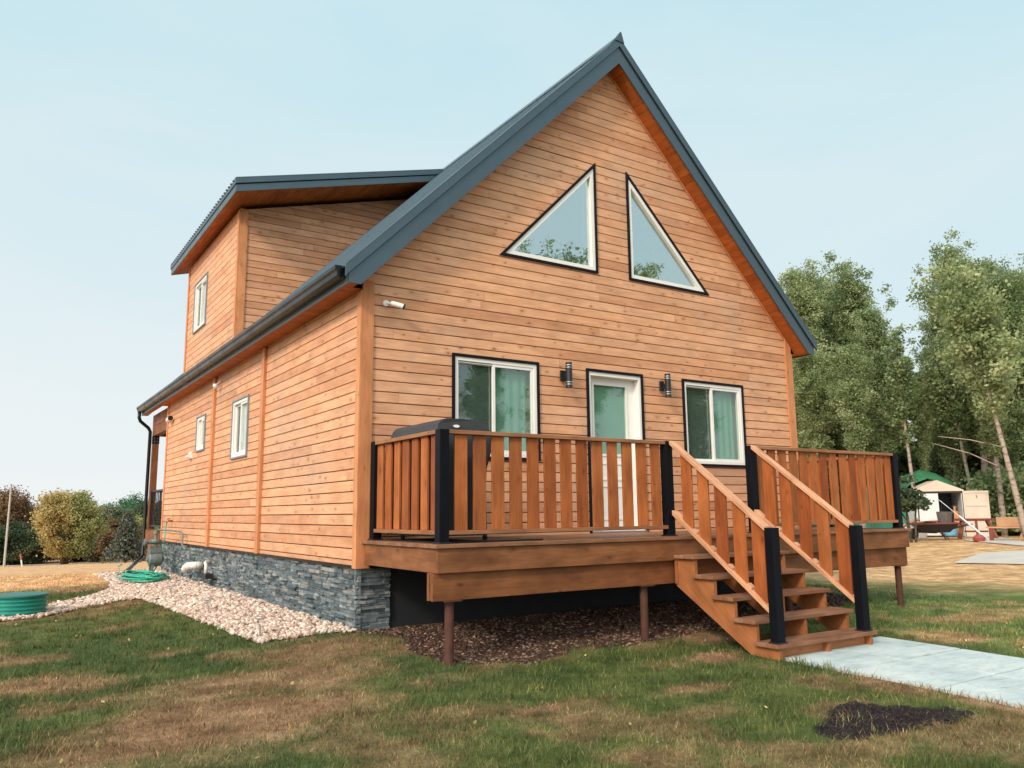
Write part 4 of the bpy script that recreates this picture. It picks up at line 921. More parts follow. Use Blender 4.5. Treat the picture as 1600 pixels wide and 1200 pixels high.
LF_MID = leaf_mat('mid_green_leaves', (.05,.075,.045), (.115,.15,.085), (.24,.27,.16))
LF_TEAL = leaf_mat('fresh_green_leaves', (.04,.12,.06), (.08,.20,.10), (.14,.28,.15))
def bark_mat(name, a, b_, sc=3):
    ma, t, bs = newmat(name); tcn = N(t,'ShaderNodeTexCoord').outputs['Object']
    mp = N(t,'ShaderNodeMapping'); mp.inputs['Scale'].default_value=(sc*1.5,sc*1.5,sc*4); L(t, tcn, mp.inputs[0])
    nn = N(t,'ShaderNodeTexNoise', i_Scale=1.0, i_Detail=5.0, i_Roughness=.7); L(t, mp.outputs[0], nn.inputs['Vector'])
    L(t, ramp(t, nn.outputs[0], [(.38,b_),(.5,a),(.7,tuple(min(1,x*1.15) for x in a))]).outputs[0], bs.inputs['Base Color']); bs.inputs['Roughness'].default_value = .85
    return ma
BARK_P = bark_mat('pale_bark', (.36,.29,.23), (.09,.07,.055), 1.2)
BARK_D = bark_mat('dark_bark', (.10,.075,.055), (.03,.022,.018), 2)
def leaves_mesh(name, C, size, rg, up=.3, elong=1.5, mat=None, rn=None, org=(0,0,0)):
    n = len(C); d = rg.normal(size=(n,3)); d[:,2] = d[:,2]*.8; d /= np.linalg.norm(d,axis=1)[:,None]
    e = rg.normal(size=(n,3)); e -= d*np.sum(e*d,1)[:,None]; e /= np.linalg.norm(e,axis=1)[:,None]
    s = (size*rg.uniform(.6,1.4,n))[:,None]
    co = np.stack([C-d*s*elong*.5, C+e*s*.5, C+d*s*elong*.5, C-e*s*.5], 1).reshape(-1,3)
    fc = np.arange(n*4).reshape(n,4)
    return fastmesh(name, co-np.array(org), fc, 4, mat, fattrs={'rnd': rn if rn is not None else rg.rand(n)})
def poplar(seed, H=14, R=2.6, cb=.22, nl=16000, size=.16, nlimb=34, lean=0, spread=1.0, top_spike=True, bare=0, clump=.25):
    rg = np.random.RandomState(seed); tr = MB(); h = np.linspace(0, H*.97, 12)
    ph = rg.rand(2)*6; tx = lean*h + .012*H*np.sin(h*.35+ph[0]); ty = .012*H*np.sin(h*.3+ph[1]); tx -= tx[0]; ty -= ty[0]
    r0 = .0115*H; rad = r0*(1-h/H)**.85+.02
    tr.tube([(tx[i],ty[i],h[i]-.15*(i==0)) for i in range(12)], list(rad), 8)
    C = []; Wt = []
    at = lambda z: np.array([np.interp(z,h,tx), np.interp(z,h,ty), z])
    for k in range(nlimb):
        u = (k+rg.rand()*.8)/nlimb; z0 = H*(cb + (1-cb-.08)*u); rr = R*spread*(math.sin(math.pi*min(1,.25+.75*(1-u)))**.7)*rg.uniform(.55,1.15)
        if u > .8: rr *= 1.15
        a = k*2.4+rg.rand(); el = math.radians(rg.uniform(20,50)+32*u)
        dr = np.array([math.cos(a)*math.cos(el), math.sin(a)*math.cos(el), math.sin(el)])
        p = at(z0); pts = [p]; n = 5
        for j in range(n):
            dr = dr + np.array([0,0,.10])+rg.normal(size=3)*.12; dr /= np.linalg.norm(dr); p = p + dr*rr*1.25/n; pts.append(p)
        rb = max(.012, .28*np.interp(z0,h,rad)); tr.tube([tuple(q) for q in pts], [rb*(1-.8*j/n) for j in range(n+1)], 5, caps=False)
        w = rr
        for j in range(1, n+1):
            for s_ in range(3):
                o = rg.normal(size=3)*rr*.20; c = pts[j]+o; C.append(c); Wt.append(w*(.5+.5*j/n)*rg.uniform(.3,1.5))
                if s_ == 0: tr.tube([tuple(pts[j]), tuple(c)], [.010,.005], 3, caps=False)
    for k in range(14): z = H*rg.uniform(.80,1.02); C.append(at(min(z,H*.96))+rg.normal(size=3)*np.array([.8,.8,.25])*R*.22+np.array([0,0,max(0,z-H*.96)])); Wt.append(R*.4)
    C = np.array(C); Wt = np.array(Wt); Wt /= Wt.sum(); ii = rg.choice(len(C), nl, p=Wt)
    off = rg.normal(size=(nl,3))*np.array([1,1,1.0])*clump*R/2.6
    P = C[ii]+off
    k_ = H/np.quantile(P[:,2], .9985); P[:,2] *= k_
    for v in tr.V: v.z *= k_
    cl = rg.rand(len(C)); rn = np.clip(.6*cl[ii]+.4*rg.rand(nl), 0, 1)
    return tr, P, rn
def make_tree(name, label, cat, tr, P, rn, size, lm, bm_, loc, group=None, rot=0, sc=1, seed=0):
    t = thing(name, label, cat, (0,0,0), group)
    tr.build('trunk', bm_, t, smooth=True, recalc=False)
    rg = np.random.RandomState(seed); me = leaves_mesh('crown', P, size, rg, mat=lm, rn=rn); o = bpy.data.objects.new('crown', me); COL.objects.link(o); o.parent = t
    t.location = loc; t.rotation_euler.z = rot; t.scale = (sc,)*3; return t
def copy_tree(t, loc, rot, sc, label, group=None):
    c = t.copy(); COL.objects.link(c); c.location = loc; c.rotation_euler.z = rot; c.scale = (sc[0],sc[0],sc[1]) if isinstance(sc,tuple) else (sc,)*3; c['label'] = label
    if group: c['group'] = group
    for ch in t.children:
        d = ch.copy(); COL.objects.link(d); d.parent = c
    return c
def bearing(u, v=835):
    d_ = Fw+Rt2*((u-800)/FPX)-Up2*((v-600)/FPX); return math.atan2(d_.x, d_.y)
def at_px(u, dist):
    # ground point at a bearing (image column) and horizontal distance from the camera
    az = bearing(u); x = CAMP.x+dist*math.sin(az); y = CAMP.y+dist*math.cos(az); return x, y, tzf(x,y)
GT = 'trees of the wood behind the shed'
protos = []
for i,(H,R,cb,nl,nb,lean) in enumerate([(14,1.65,.20,10500,46,.0),(13,1.45,.26,8500,42,.03),(14,1.9,.18,12000,48,-.02),(12,1.4,.36,6500,36,.05)]):
    protos.append(poplar(100+i, H, R, cb, int(nl*3.6), .16, nb, lean))
first = {}
def wood_tree(k, u, dist, H, label, rot=0, wide=1.0, lm=None):
    tr, P, rn = protos[k]; base = (14,13,14,12)[k]; H *= .89 if u < 1400 else .85; x, y, z = at_px(u, dist); s = H/base
    if k not in first:
        t = make_tree('poplar_tree', label, 'tree', tr, P, rn, .074, LF_POP, BARK_P, (x,y,z-.1), GT, rot, 1, k); first[k] = t; t.scale = (s*wide,s*wide,s)
    else: t = copy_tree(first[k], (x,y,z-.1), rot, (s*wide,s), label, GT)
    return t
TR = [(0,1265,38,14.2,'tall poplar rising just right of the house corner',.4,1.0),
(2,1300,43,15.0,'tall poplar with a broad crown, second from the house corner',2.2,1.05),
(1,1345,41,14.6,'tall poplar with thin upright tips, third from the house corner',4.0,1.05),
(0,1385,37,11.4,'poplar with a side branch reaching over the gap, right of the tallest left ones',1.0,.95),
(3,1350,33,8.6,'lower poplar standing in front of the left group above the green canopy',1.5,1.1),
(1,1402,42,9.8,'shorter poplar left of the sky gap',5.0,.85),
(3,1455,38,8.2,'slim pale trunked poplar in the sky gap',.3,.7),
(2,1500,40,12.6,'poplar with a pale trunk behind the shed door',3.3,.85),
(1,1545,39,15.2,'tallest poplar on the right with feathery top',1.2,1.0),
(0,1585,41,15.0,'tall poplar just inside the right edge',2.6,1.0),
(2,1620,38,13.0,'broad poplar at the very right edge',.9,1.0),
(3,1290,36,9.0,'low poplar beside the right eave of the house',3.7,1.2),
(3,1570,35,9.5,'low poplar in front of the tallest right one',2.0,1.15),
(1,1660,42,14.0,'poplar outside the right edge whose branches reach in',3.0,1.0)]
TR += [(1,1278,41,13.4,'feathery poplar between the two nearest the house corner',2.9,.95),(2,1322,45,14.2,'poplar standing back between the second and third left ones',1.9,1.0),(3,1365,44,12.6,'sparse poplar standing back at the right of the left group',.7,1.1),
(0,1515,44,13.4,'poplar standing back left of the tallest right one',4.4,.95),(1,1562,44,15.2,'thin poplar behind the tallest right one',5.2,1.0),(3,1602,44,14.6,'sparse poplar behind the right edge pair',2.4,1.1),(2,1490,43,10.6,'poplar stepping down to the sky gap from the right',1.1,.9)]
for a in TR: wood_tree(a[0], a[1], a[2], a[3], a[4], a[5], a[6])
# leaning birch trunks in front
def lean_tree(name, label, u, dist, H, lean, seed, nl, R, cb, bare):
    x, y, z = at_px(u, dist); tr, P, rn = poplar(seed, H, R, cb, int(nl*1.8), .16, 16, 0)
    for v in tr.V: v.x *= .75; v.y *= .75
    t = make_tree(name, label, 'tree', tr, P, rn, .085, LF_POP, BARK_P, (0,0,0), GT, 0, 1, seed)
    t.rotation_euler = Matrix.Rotation(lean, 4, Vector((math.sin(YAW), math.cos(YAW), 0))).to_euler(); 
    b = MB()
    for (z0, dx, dz_) in bare: b.tube([(0,0,z0),(dx*.5*math.cos(YAW),-dx*.5*math.sin(YAW),z0+dz_*.6),(dx*math.cos(YAW),-dx*math.sin(YAW),z0+dz_)], [.026,.018,.008], 6)
    if bare: b.build('bare_branch', BARK_P, t, smooth=True)
    t.location = (x,y,z-.1)
    return t
lean_tree('birch_tree', 'leaning pale birch trunk with bare branches right of the shed', 1606, 31, 10, -.16, 211, 7000, 2.0, .50, [(2.4,-2.2,1.3),(3.2,-2.0,.7)])
lean_tree('birch_tree', 'straight pale birch trunk behind the open shed door', 1532, 38, 8.5, -.08, 212, 3500, 1.3, .5, [])
lean_tree('birch_tree', 'thin pale birch trunk left of the shed', 1436, 36, 8.5, -.01, 213, 2500, 1.0, .45, [])
# deep wood behind, one mass
rg = np.random.RandomState(77); PP = []; RN = []; wt = MB()
for k in range(46):
    u = 1180+k*12.5+rg.uniform(-8,8); d = rg.uniform(44,56); x, y, z = at_px(u, d); H = rg.uniform(6.5,10.5) if 1395 < u < 1475 else rg.uniform(7.5,10.5)
    if 1400 < u < 1465: H = rg.uniform(4.4, 6.0)
    tr, P, rn = protos[k%4]; s = H/(14,13,14,12)[k%4]; sel = rg.choice(len(P), 9000, replace=False); a = rg.rand()*6
    q_ = P[sel]*s*np.array([1.4,1.4,1]); q_[:,2] = q_[:,2]*.95-.6*s; q_ = np.stack([q_[:,0]*math.cos(a)-q_[:,1]*math.sin(a), q_[:,0]*math.sin(a)+q_[:,1]*math.cos(a), q_[:,2]],1)+np.array([x,y,z]); PP.append(q_); RN.append(rn[sel])
PP = np.concatenate(PP); RN = np.concatenate(RN); me = leaves_mesh('wood', PP, .14, rg, mat=LF_POP, rn=RN*.7); o = bpy.data.objects.new('wood', me); COL.objects.link(o)
tag(o, 'dense green wood filling the background behind the shed', 'wood', kind='stuff')
# undergrowth under the wood
n = 60000; u = rg.uniform(1150, 1720, n); d = rg.uniform(39.8, 48, n); az = np.array([bearing(v_) for v_ in u]); x = CAMP.x+d*np.sin(az); y = CAMP.y+d*np.cos(az)
h = 3.2*fbm(x*.35+5, y*.35, 3)+.6; z = tz(x,y)+h*rg.rand(n)**.8; me = leaves_mesh('undergrowth', np.stack([x,y,z],1), .24, rg, mat=LF_DARK); o = bpy.data.objects.new('undergrowth', me); COL.objects.link(o)
tag(o, 'dark leafy undergrowth at the foot of the wood', 'undergrowth', kind='stuff')
# bushes
def bush(name, label, x, y, R, H, n, lm, seed, size=.13, group=None, stems=6, low=.15, flat=1):
    rg = np.random.RandomState(seed); z = tzf(x,y); t = thing(name, label, 'bush' if 'bush' in name or 'shrub' in name else 'tree', (x,y,z), group); tr = MB()
    C = []
    for k in range(stems*6):
        a = rg.rand()*6.28; rr = R*math.sqrt(rg.rand()); hh = H*(low+(1-low)*rg.rand()*math.sqrt(max(.05,1-(rr/R)**2*.85))); C.append((x+rr*math.cos(a), y+rr*math.sin(a)*flat, z+hh*.93))
        if k < stems: tr.tube([(x+.1*math.cos(a),y+.1*math.sin(a),z-.1),((x+C[-1][0])/2,(y+C[-1][1])/2,z+hh*.6),C[-1]], [.02*H,.014*H,.006*H], 6)
    tr.build('trunk', BARK_D, t, smooth=True, recalc=False)
    C = np.array(C); ii = rg.randint(0,len(C),n); cr = rg.rand(len(C)); P = C[ii]+rg.normal(size=(n,3))*np.array([.22,.22,.16])*min(R,H*.6)
    P[:,2] = np.maximum(P[:,2], z+H*low*.5)
    me = leaves_mesh('foliage', P, size, rg, mat=lm, rn=np.clip(.55*cr[ii]+.45*rg.rand(n),0,1), org=(x,y,z)); o = bpy.data.objects.new('foliage', me); COL.objects.link(o); o.parent = t
    return t
x,y,z = at_px(1600, 36.5); bush('leafy_bush', 'large leafy green bush behind the bench at the right', x, y, 1.7, 2.9, 16000, LF_POP, 31, .11)
x,y,z = at_px(1570, 38.0); bush('leafy_bush', 'leafy bush directly right of the open shed door', x, y, 1.0, 2.5, 9000, LF_POP, 32, .11)
x,y,z = at_px(1428, 30.5); bush('small_tree', 'small dark leafy tree between the green canopy and the shed', x, y, .50, 2.35, 1500, LF_DARK, 33, .09, low=.5, stems=3)
# ---- left distance
def lpx(u, y):   # world x of image column u at a given y far behind
    az = bearing(u, 860); return CAMP.x+(y-CAMP.y)*math.tan(az)
def dome_tree(name, label, u, y, R, H, n, lm, seed, size, low=.12, lm2=None, stems=4, group=None, shift=0):
    x = lpx(u, y); rg = np.random.RandomState(seed); z = tzf(x,y); t = thing(name, label, 'tree', (x,y,z), group); tr = MB(); C = []
    for k in range(90):
        v = rg.normal(size=3); v /= np.linalg.norm(v); v *= rg.uniform(.60,1.08); c = (x+v[0]*R, y+v[1]*R, z+H*.54+v[2]*H*.46)
        if c[2] < z+H*low: c = (c[0],c[1],z+H*low+rg.rand()*.1*H)
        C.append(c)
        if k < stems*3: tr.tube([(x+rg.uniform(-.3,.3)*R*.4,y,z-.2),(x+(c[0]-x)*.4,y+(c[1]-y)*.4,z+H*.25),c], [.022*H,.016*H,.005*H], 6)
    tr.build('trunk', BARK_D, t, smooth=True, recalc=False); C = np.array(C); cr = rg.rand(90)
    ii = rg.randint(0,90,n); P = C[ii]+rg.normal(size=(n,3))*R*np.array([.13,.13,.11])*(1 if H > 3 else .7); P[:,2] = np.maximum(P[:,2], z+H*low*(.6+.5*rg.rand(n)))
    rn = np.clip(.55*cr[ii]+.45*rg.rand(n),0,1)
    if lm2 is not None:
        s = (P[:,0]-x)/R + rg.normal(size=n)*.15 < shift
        for sel, m_ in ((s, lm2), (~s, lm)):
            me = leaves_mesh('crown', P[sel], size, rg, mat=m_, rn=rn[sel], org=(x,y,z)); o = bpy.data.objects.new('crown', me); COL.objects.link(o); o.parent = t
    else:
        me = leaves_mesh('crown', P, size, rg, mat=lm, rn=rn, org=(x,y,z)); o = bpy.data.objects.new('crown', me); COL.objects.link(o); o.parent = t
    return t
dome_tree('willow_tree', 'big round yellow green willow in the field', 104, 72, 2.45, 6.1, 42000, LF_WILG, 41, .12, lm2=LF_WIL, shift=.0, low=.13)
GL = 'trees beyond the far road'
for i,(u,y,R,H,lm,lab) in enumerate([(5,92,4.2,9.6,LF_BROWN,'tall rust brown tree at the left edge behind the pole'),(32,96,3.6,8.6,LF_BROWN,'rust brown tree left of the willow'),(60,100,3.4,7.6,LF_BROWN,'brownish tree showing above the willow shoulder'),
    (-25,92,4.2,9.5,LF_BROWN,'rust brown tree outside the left edge'),(150,84,3.6,7.2,LF_MID,'dark green tree right behind the willow'),(172,88,3.2,6.6,LF_MID,'dark tree between the willow and the spruce'),(192,98,3.4,8.6,LF_TEAL,'fresh green tree above the spruce'),(216,95,3.6,8.4,LF_TEAL,'fresh green tree by the downspout'),
    (185,80,2.4,5.0,LF_BROWN,'low brown tree behind the spruce'),(212,82,2.6,5.2,LF_WILG,'pale tree beside the spruce'),(20,88,2.6,5.0,LF_DARK,'dark low tree behind the red marker post'),(48,88,2.8,5.4,LF_DARK,'dark low tree left of the willow trunk'),(-10,88,3,5.2,LF_DARK,'dark low tree at the left edge'),(120,96,4,7.0,LF_MID,'dark tree hidden mostly by the willow'),(240,90,4,7.4,LF_MID,'dark tree behind the porch corner')]):
    dome_tree('field_tree', lab, u, y, R*.78, H*.78, 20000, lm, 50+i, .13, low=.05 if 'low' in lab or 'dark' in lab else .12, group=GL)
# far hedge mass to the horizon
n = 50000; rg = np.random.RandomState(5); x = rg.uniform(-60, 60, n); y = 112+rg.uniform(-5,8,n); z = tz(x,y)+rg.rand(n)*(3.2+2.2*fbm(x*.15,y*.0,3)); me = leaves_mesh('far_wood', np.stack([x,y,z],1), .5, rg, mat=LF_DARK); o = bpy.data.objects.new('far_wood', me); COL.objects.link(o); tag(o, 'dark far wood along the horizon behind the field', 'wood', kind='stuff')
# spruce
x = lpx(197, 62); y = 62; z = tzf(x,y); t = thing('spruce_tree', 'small blue grey spruce in front of the trees at the downspout', 'tree', (x,y,z)); rg = np.random.RandomState(8); tr = MB(); H = 4.1; tr.tube([(x,y,z-.1),(x,y,z+H)], [.09,.01], 6); P = []
for k in range(46):
    h = H*(.10+.88*k/46); rr = 1.75*(1-k/46)**.85*rg.uniform(.8,1.1)
    for j in range(9):
        a = j*.7+k*1.3+rg.rand()*.3; e = (x+rr*math.cos(a), y+rr*math.sin(a), z+h-.18*rr)
        if k < 40 and j % 3 == 0: tr.tube([(x,y,z+h),e], [.02,.006], 3, caps=False)
        tt = rg.rand(26)**.7; P.append(np.stack([x+(e[0]-x)*tt, y+(e[1]-y)*tt, z+h-.18*rr*tt+.03], 1)+rg.normal(size=(26,3))*.06)
tr.build('trunk', BARK_D, t, recalc=False); P = np.concatenate(P); me = leaves_mesh('needles', P, .11, rg, mat=LF_SPR, org=(x,y,z)); o = bpy.data.objects.new('needles', me); COL.objects.link(o); o.parent = t
# road, pole, marker, fence
b = MB(); xs = np.linspace(-70, 40, 60); row = []
vs = []
for xx in xs:
    yc = 76-.12*(xx-3)
    for dy in (-3.2, 3.2): vs.append((xx, yc+dy, tzf(xx,yc+dy)+.06))
b.add(vs, [(2*i,2*i+2,2*i+3,2*i+1) for i in range(59)], (1,0,0), .3); o = b.build('road', simple('pale_gravel_road', (.50,.48,.47), .95, 0, .1, 1), None, recalc=False); tag(o, 'pale gravel road crossing beyond the field', 'road', kind='structure')
x = lpx(8.5, 62); z = tzf(x,62); t = thing('utility_pole', 'thin grey utility pole at the left edge of the field', 'pole', (x,62,z)); b = MB(); b.tube([(x,62,z-.5),(x,62,z+5.9)], [.085,.06], 12); b.build('pole', simple('weathered_pole',(.42,.38,.34),.9,0,.15,6), t); b = MB(); b.lathe([(.06,z+5.9),(.07,z+5.92),(.03,z+6.0)], (x,62,0), 10); b.build('cap', GREYM, t)
x = lpx(35.5, 66); z = tzf(x,66); t = thing('marker_post', 'short leaning red and white marker post beside the road', 'marker post', (x,66,z)); b = MB(); b.tube([(x+.06,66,z-.1),(x-.05,66,z+.5)], .055, 8); b.build('lower', VINYL, t); b = MB(); b.tube([(x-.05,66,z+.501),(x-.14,66,z+.95)], .055, 8); b.build('upper', simple('marker_red',(.5,.10,.08),.6), t)
t = thing('rail_fence', 'low pale rail fence far behind the spruce', 'fence', (lpx(210,72),72,tzf(5,72))); b = MB(); b2 = MB()
for u in range(190, 262, 8):
    x = lpx(u,72); x2 = lpx(u+8,72); z = tzf(x,72); z2 = tzf(x2,72); p_ = MB(); p_.box(x-.06,x+.06,71.94,72.06,z-.2,z+1.05); p_.build('post', WOOD_RAIL, t)
    for h in (.45,.85): b.tube([(x,72,z+h),(x2,72,z2+h)], .05, 6)
b.build('rails', WOOD_RAIL, t)
# trees behind the viewer, seen in the window reflections
GB = 'trees across the yard reflected in the windows'
for i,(x,y,H,k,lab) in enumerate([(21.3,-25,15.9,2,'wide tree across the yard reflected in the left gable window'),(24.3,-27,15.4,0,'tree across the yard beside the widest reflected one'),(28.4,-25,16.2,1,'tree across the yard reflected in the right gable window'),(31.5,-26,15.2,3,'slim tree across the yard reflected at the right window corner'),(17.6,-27,11.5,1,'short tree across the yard at the left of the reflected row'),(26,-30,14.6,0,'tree across the yard behind the reflected row'),(13,-28,10.5,2,'low tree across the yard reflected in the left window'),(36,-30,14.0,2,'last tree of the row across the yard')]):
    s = H*.955/(14,13,14,12)[k]; copy_tree(first[k], (x,y,tzf(x,y)), i*1.7, (s*1.1,s), lab, GB)
# ------------------------------------------------------------------ SHED CORNER
sx, sy, sz = at_px(1480, 34.5); fw = Vector((sx-CAMP.x, sy-CAMP.y, 0)).normalized(); rt = Vector((fw.y,-fw.x,0))
fw = (fw*math.cos(.22)-rt*math.sin(.22)); rt = Vector((fw.y,-fw.x,0))     # shed front faces the viewer, turned a little
def sh(a, d, h): p_ = Vector((sx,sy,sz))+rt*a+fw*d; return (p_.x,p_.y,sz+h)
def shbox(mb, a0,a1,d0,d1,h0,h1,g=(0,0,1)):
    vs=[sh(a,d,h) for h in (h0,h1) for d in (d0,d1) for a in (a0,a1)]; mb.add(vs,[(0,2,3,1),(4,5,7,6),(0,1,5,4),(2,6,7,3),(0,4,6,2),(1,3,7,5)],g,.5)
CREAM = simple('cream_sheet_metal', (.62,.52,.42), .5, 0, .06, 2); WHT = simple('white_sheet_metal', (.66,.67,.67), .5, 0, .08, 2)
t = thing('metal_shed', 'small white and cream metal garden shed with its right door open', 'shed', (sx,sy,sz))
b = MB(); shbox(b,-1.0,.62,1.6,1.62,0,1.75); shbox(b,-1.0,-.98,0,1.6,0,1.75); shbox(b,.60,.62,0,1.6,0,1.75); shbox(b,-1.0,-.93,-.0,.02,0,1.72); b.build('wall', WHT, t)
b = MB(); shbox(b,-.97,.60,.02,1.58,0.0,.03); b.build('floor', DARKIN, t)
b = MB(); shbox(b,-.96,.59,1.50,1.58,0.03,1.7); b.build('black_panel', BLACKM, t)  # black panel before the back wall, keeps the doorway dark
b = MB(); pf = [(-1.06,1.75),(-.2,2.12),(.68,1.75),(.68,1.70),(-1.06,1.70)]; b.prism(pf, lambda a,b_,d: sh(a,d,b_), -.06, 1.68, g=rt); b.build('roof', CREAM, t)
b = MB(); shbox(b,-1.0,.62,-.02,.0,1.63,1.70); shbox(b,-.93,-.90,-.02,.0,0,1.63); b.build('header', simple('dark_frame',(.03,.02,.02),.6), t)
b = MB(); shbox(b,-.89,-.20,-.05,-.03,.06,1.62); b.build('door', WHT, t)
b = MB()
A0, A1 = sh(.64,-.02,0), sh(1.42,-.30,0); V = Vector(A1)-Vector(A0)
def dpt(s, h, o=0): p_ = Vector(A0)+V*s-fw*o; return (p_.x,p_.y,sz+h)
def dbox(mb, s0,s1,h0,h1,o0,o1): mb.add([dpt(s,h,o) for h in (h0,h1) for o in (o0,o1) for s in (s0,s1)],[(0,2,3,1),(4,5,7,6),(0,1,5,4),(2,6,7,3),(0,4,6,2),(1,3,7,5)],(0,0,1),.5)
dbox(b,0,1,.02,1.70,0,.02)
for s0,s1,h0,h1 in ((0,.06,.02,1.7),(.94,1,.02,1.7),(.06,.94,.02,.08),(.06,.94,1.62,1.7),(.06,.94,.60,.63),(.06,.94,1.14,1.17)): dbox(b,s0,s1,h0,h1,.021,.045)
od = b.build('door', CREAM, t); od['label'] = 'open cream panelled door'
# things in the shed
def item(name, label, cat, mb, mat, bevel=0, grp=None, smooth=False):
    o = mb.build(name, mat, None, bevel, smooth=smooth); return tag(o, label, cat, grp)
b = MB(); b.lathe([(.21,.04),(.26,.05),(.30,.42),(.32,.43),(.32,.46),(.28,.46),(.05,.42)], sh(.16,.35,0), 20); item('plastic_tub', 'pale blue plastic tub inside the shed doorway', 'tub', b, simple('blue_tub',(.16,.42,.60),.5))
GP = 'boards leaning in the shed'
for i,(a0,a1,h,c) in enumerate(((.34,.44,1.15,'tallest thin pale board leaning inside the shed'),(.43,.50,.95,'orange brown board leaning inside the shed'),(.50,.57,.85,'shortest board leaning by the shed hinge'))):
    b = MB(); M0 = [sh(a0,.25,.03),sh(a0+.07,.25,.03),sh(a1+.07,.6,h),sh(a1,.6,h)]; b.add(M0+[(p_[0]+.02,p_[1]+.02,p_[2]) for p_ in M0],[(0,1,2,3),(4,5,6,7),(0,1,5,4),(2,3,7,6),(1,2,6,5),(0,3,7,4)],(0,0,1)); item('board', c, 'board', b, WOOD_TRIM, 0, GP)
for i,(a,h,lab) in enumerate(((-.08,1.2,'black rake leaning in the shed behind the tub'),(.02,1.35,'dark shovel leaning in the shed'))):
    b = MB(); b.tube([sh(a,.9,.03), sh(a+.18,1.35,h)], .018, 8); b.lathe([(.02,0),(.10,.02),(.10,.22),(.03,.26)], sh(a,.9,.04), 10); item('garden_tool', lab, 'tool', b, GREYM)
# canopies
GRN = simple('green_tarp', (.035,.24,.17), .6, 0, .15, 1.5); GRN2 = simple('bright_green_tarp', (.05,.22,.10), .6, 0, .2, 1.5)
t = thing('green_canopy', 'green tarp canopy tent left of the shed', 'canopy', (sx,sy,sz))
b = MB(); pts=[]; A = -2.75; Bv = -1.0
prof = [(A,0),(A,1.2),(A+.15,1.75),(A+.55,2.02),(-2.0,2.12),(Bv-.4,2.0),(Bv-.1,1.72),(Bv,1.2),(Bv,0)]
vs = [sh(a,1.9,h) for a,h in prof]+[sh(a,4.2,h) for a,h in prof]; n = len(prof); b.add(vs,[(i,i+1,n+i+1,n+i) for i in range(n-1)]+[tuple(range(n,2*n)),tuple(range(n))],rt,.5); b.build('cover', GRN, t, recalc=False)
b = MB(); b.add([sh(a,1.87,h) for a,h in ((A+.02,0),(A+.02,1.0),(-1.75,1.12),(-1.35,.6),(-1.30,0))],[(0,1,2,3,4)],(0,0,1),.2); b.build('flap', simple('dark_green_tarp',(.01,.14,.09),.6,0,.15,2), t, recalc=False)
b = MB(); b.tube([sh(-2.35,1.8,0),sh(-2.25,1.8,.6),sh(-2.0,1.8,1.1),sh(-1.7,1.8,1.4)], .018, 6); b.build('pole', GREYM, t, smooth=True)
t = thing('green_canopy', 'bright green canopy roof behind the shed roof', 'canopy', (sx,sy,sz))
b = MB(); prof=[(-1.1,1.95),(-.75,2.42),(-.05,2.68),(.55,2.50),(1.1,2.18),(1.2,1.95)]; n=len(prof); vs=[sh(a,2.2,h-.42) for a,h in prof]+[sh(a*.97,3.4,h) for a,h in prof]+[sh(a,4.6,h-.42) for a,h in prof]; b.add(vs,[(i,i+1,n+i+1,n+i) for i in range(n-1)]+[(n+i,n+i+1,2*n+i+1,2*n+i) for i in range(n-1)],rt,.5); b.build('cover', GRN2, t, recalc=False)
b = MB()
for a in (-1.1,1.2):
    for d in (2.2,4.6): b.tube([sh(a,d,0),sh(a,d,1.75)], .025, 6)
b.build('pole', GREYM, t)
# clutter in front
for (a,d,r_,h,lab,m_) in ((-1.0,-.7,.20,.42,'white plastic bucket in front of the closed shed door',WHT),(-1.42,-.1,.15,.40,'white bucket left of the shed corner',WHT)):
    b = MB(); b.lathe([(r_*.8,0),(r_,h-.02),(r_*1.06,h-.02),(r_*1.06,h),(r_*.9,h),(r_*.75,.05)], sh(a,d,0), 20); item('bucket', lab, 'bucket', b, m_)
t = thing('wheelbarrow', 'red rimmed wheelbarrow full of scrap in front of the shed', 'wheelbarrow', sh(-1.0,-2.2,0))
b = MB(); top=[(-1.6,-2.6,.52),(-.15,-2.6,.55),(-.15,-1.9,.55),(-1.6,-1.9,.52)]; bot=[(-1.35,-2.45,.24),(-.45,-2.45,.24),(-.45,-2.05,.24),(-1.35,-2.05,.24)]
b.add([sh(*q_) for q_ in top+bot],[(0,1,5,4),(1,2,6,5),(2,3,7,6),(3,0,4,7),(4,5,6,7)],rt); b.build('tray', BLACKM, t, recalc=False)
b = MB(); b.tube([sh(*q_) for q_ in top+top[:1]], .030, 6); b.build('rim', REDP, t)
b = MB(); b.tube([sh(-1.75,-2.25,.26),sh(-.9,-2.4,.22),sh(.25,-2.55,.52)], .022, 6); b.tube([sh(-1.75,-2.25,.26),sh(-.9,-2.1,.22),sh(.25,-1.95,.52)], .022, 6); b.tube([sh(-.7,-2.4,.24),sh(-.5,-2.45,0)], .02, 6); b.tube([sh(-.7,-2.1,.24),sh(-.5,-2.05,0)], .02, 6); b.build('frame', RUST, t)
wc = sh(-1.55,-2.25,.19); b = MB(); b.lathe([(.13,-.05),(.19,-.05),(.20,0),(.19,.05),(.13,.05)], wc, 18, 'y'); b.build('wheel', BLACKM, t)
rg2 = random.Random(5); GS = 'scrap in the wheelbarrow'
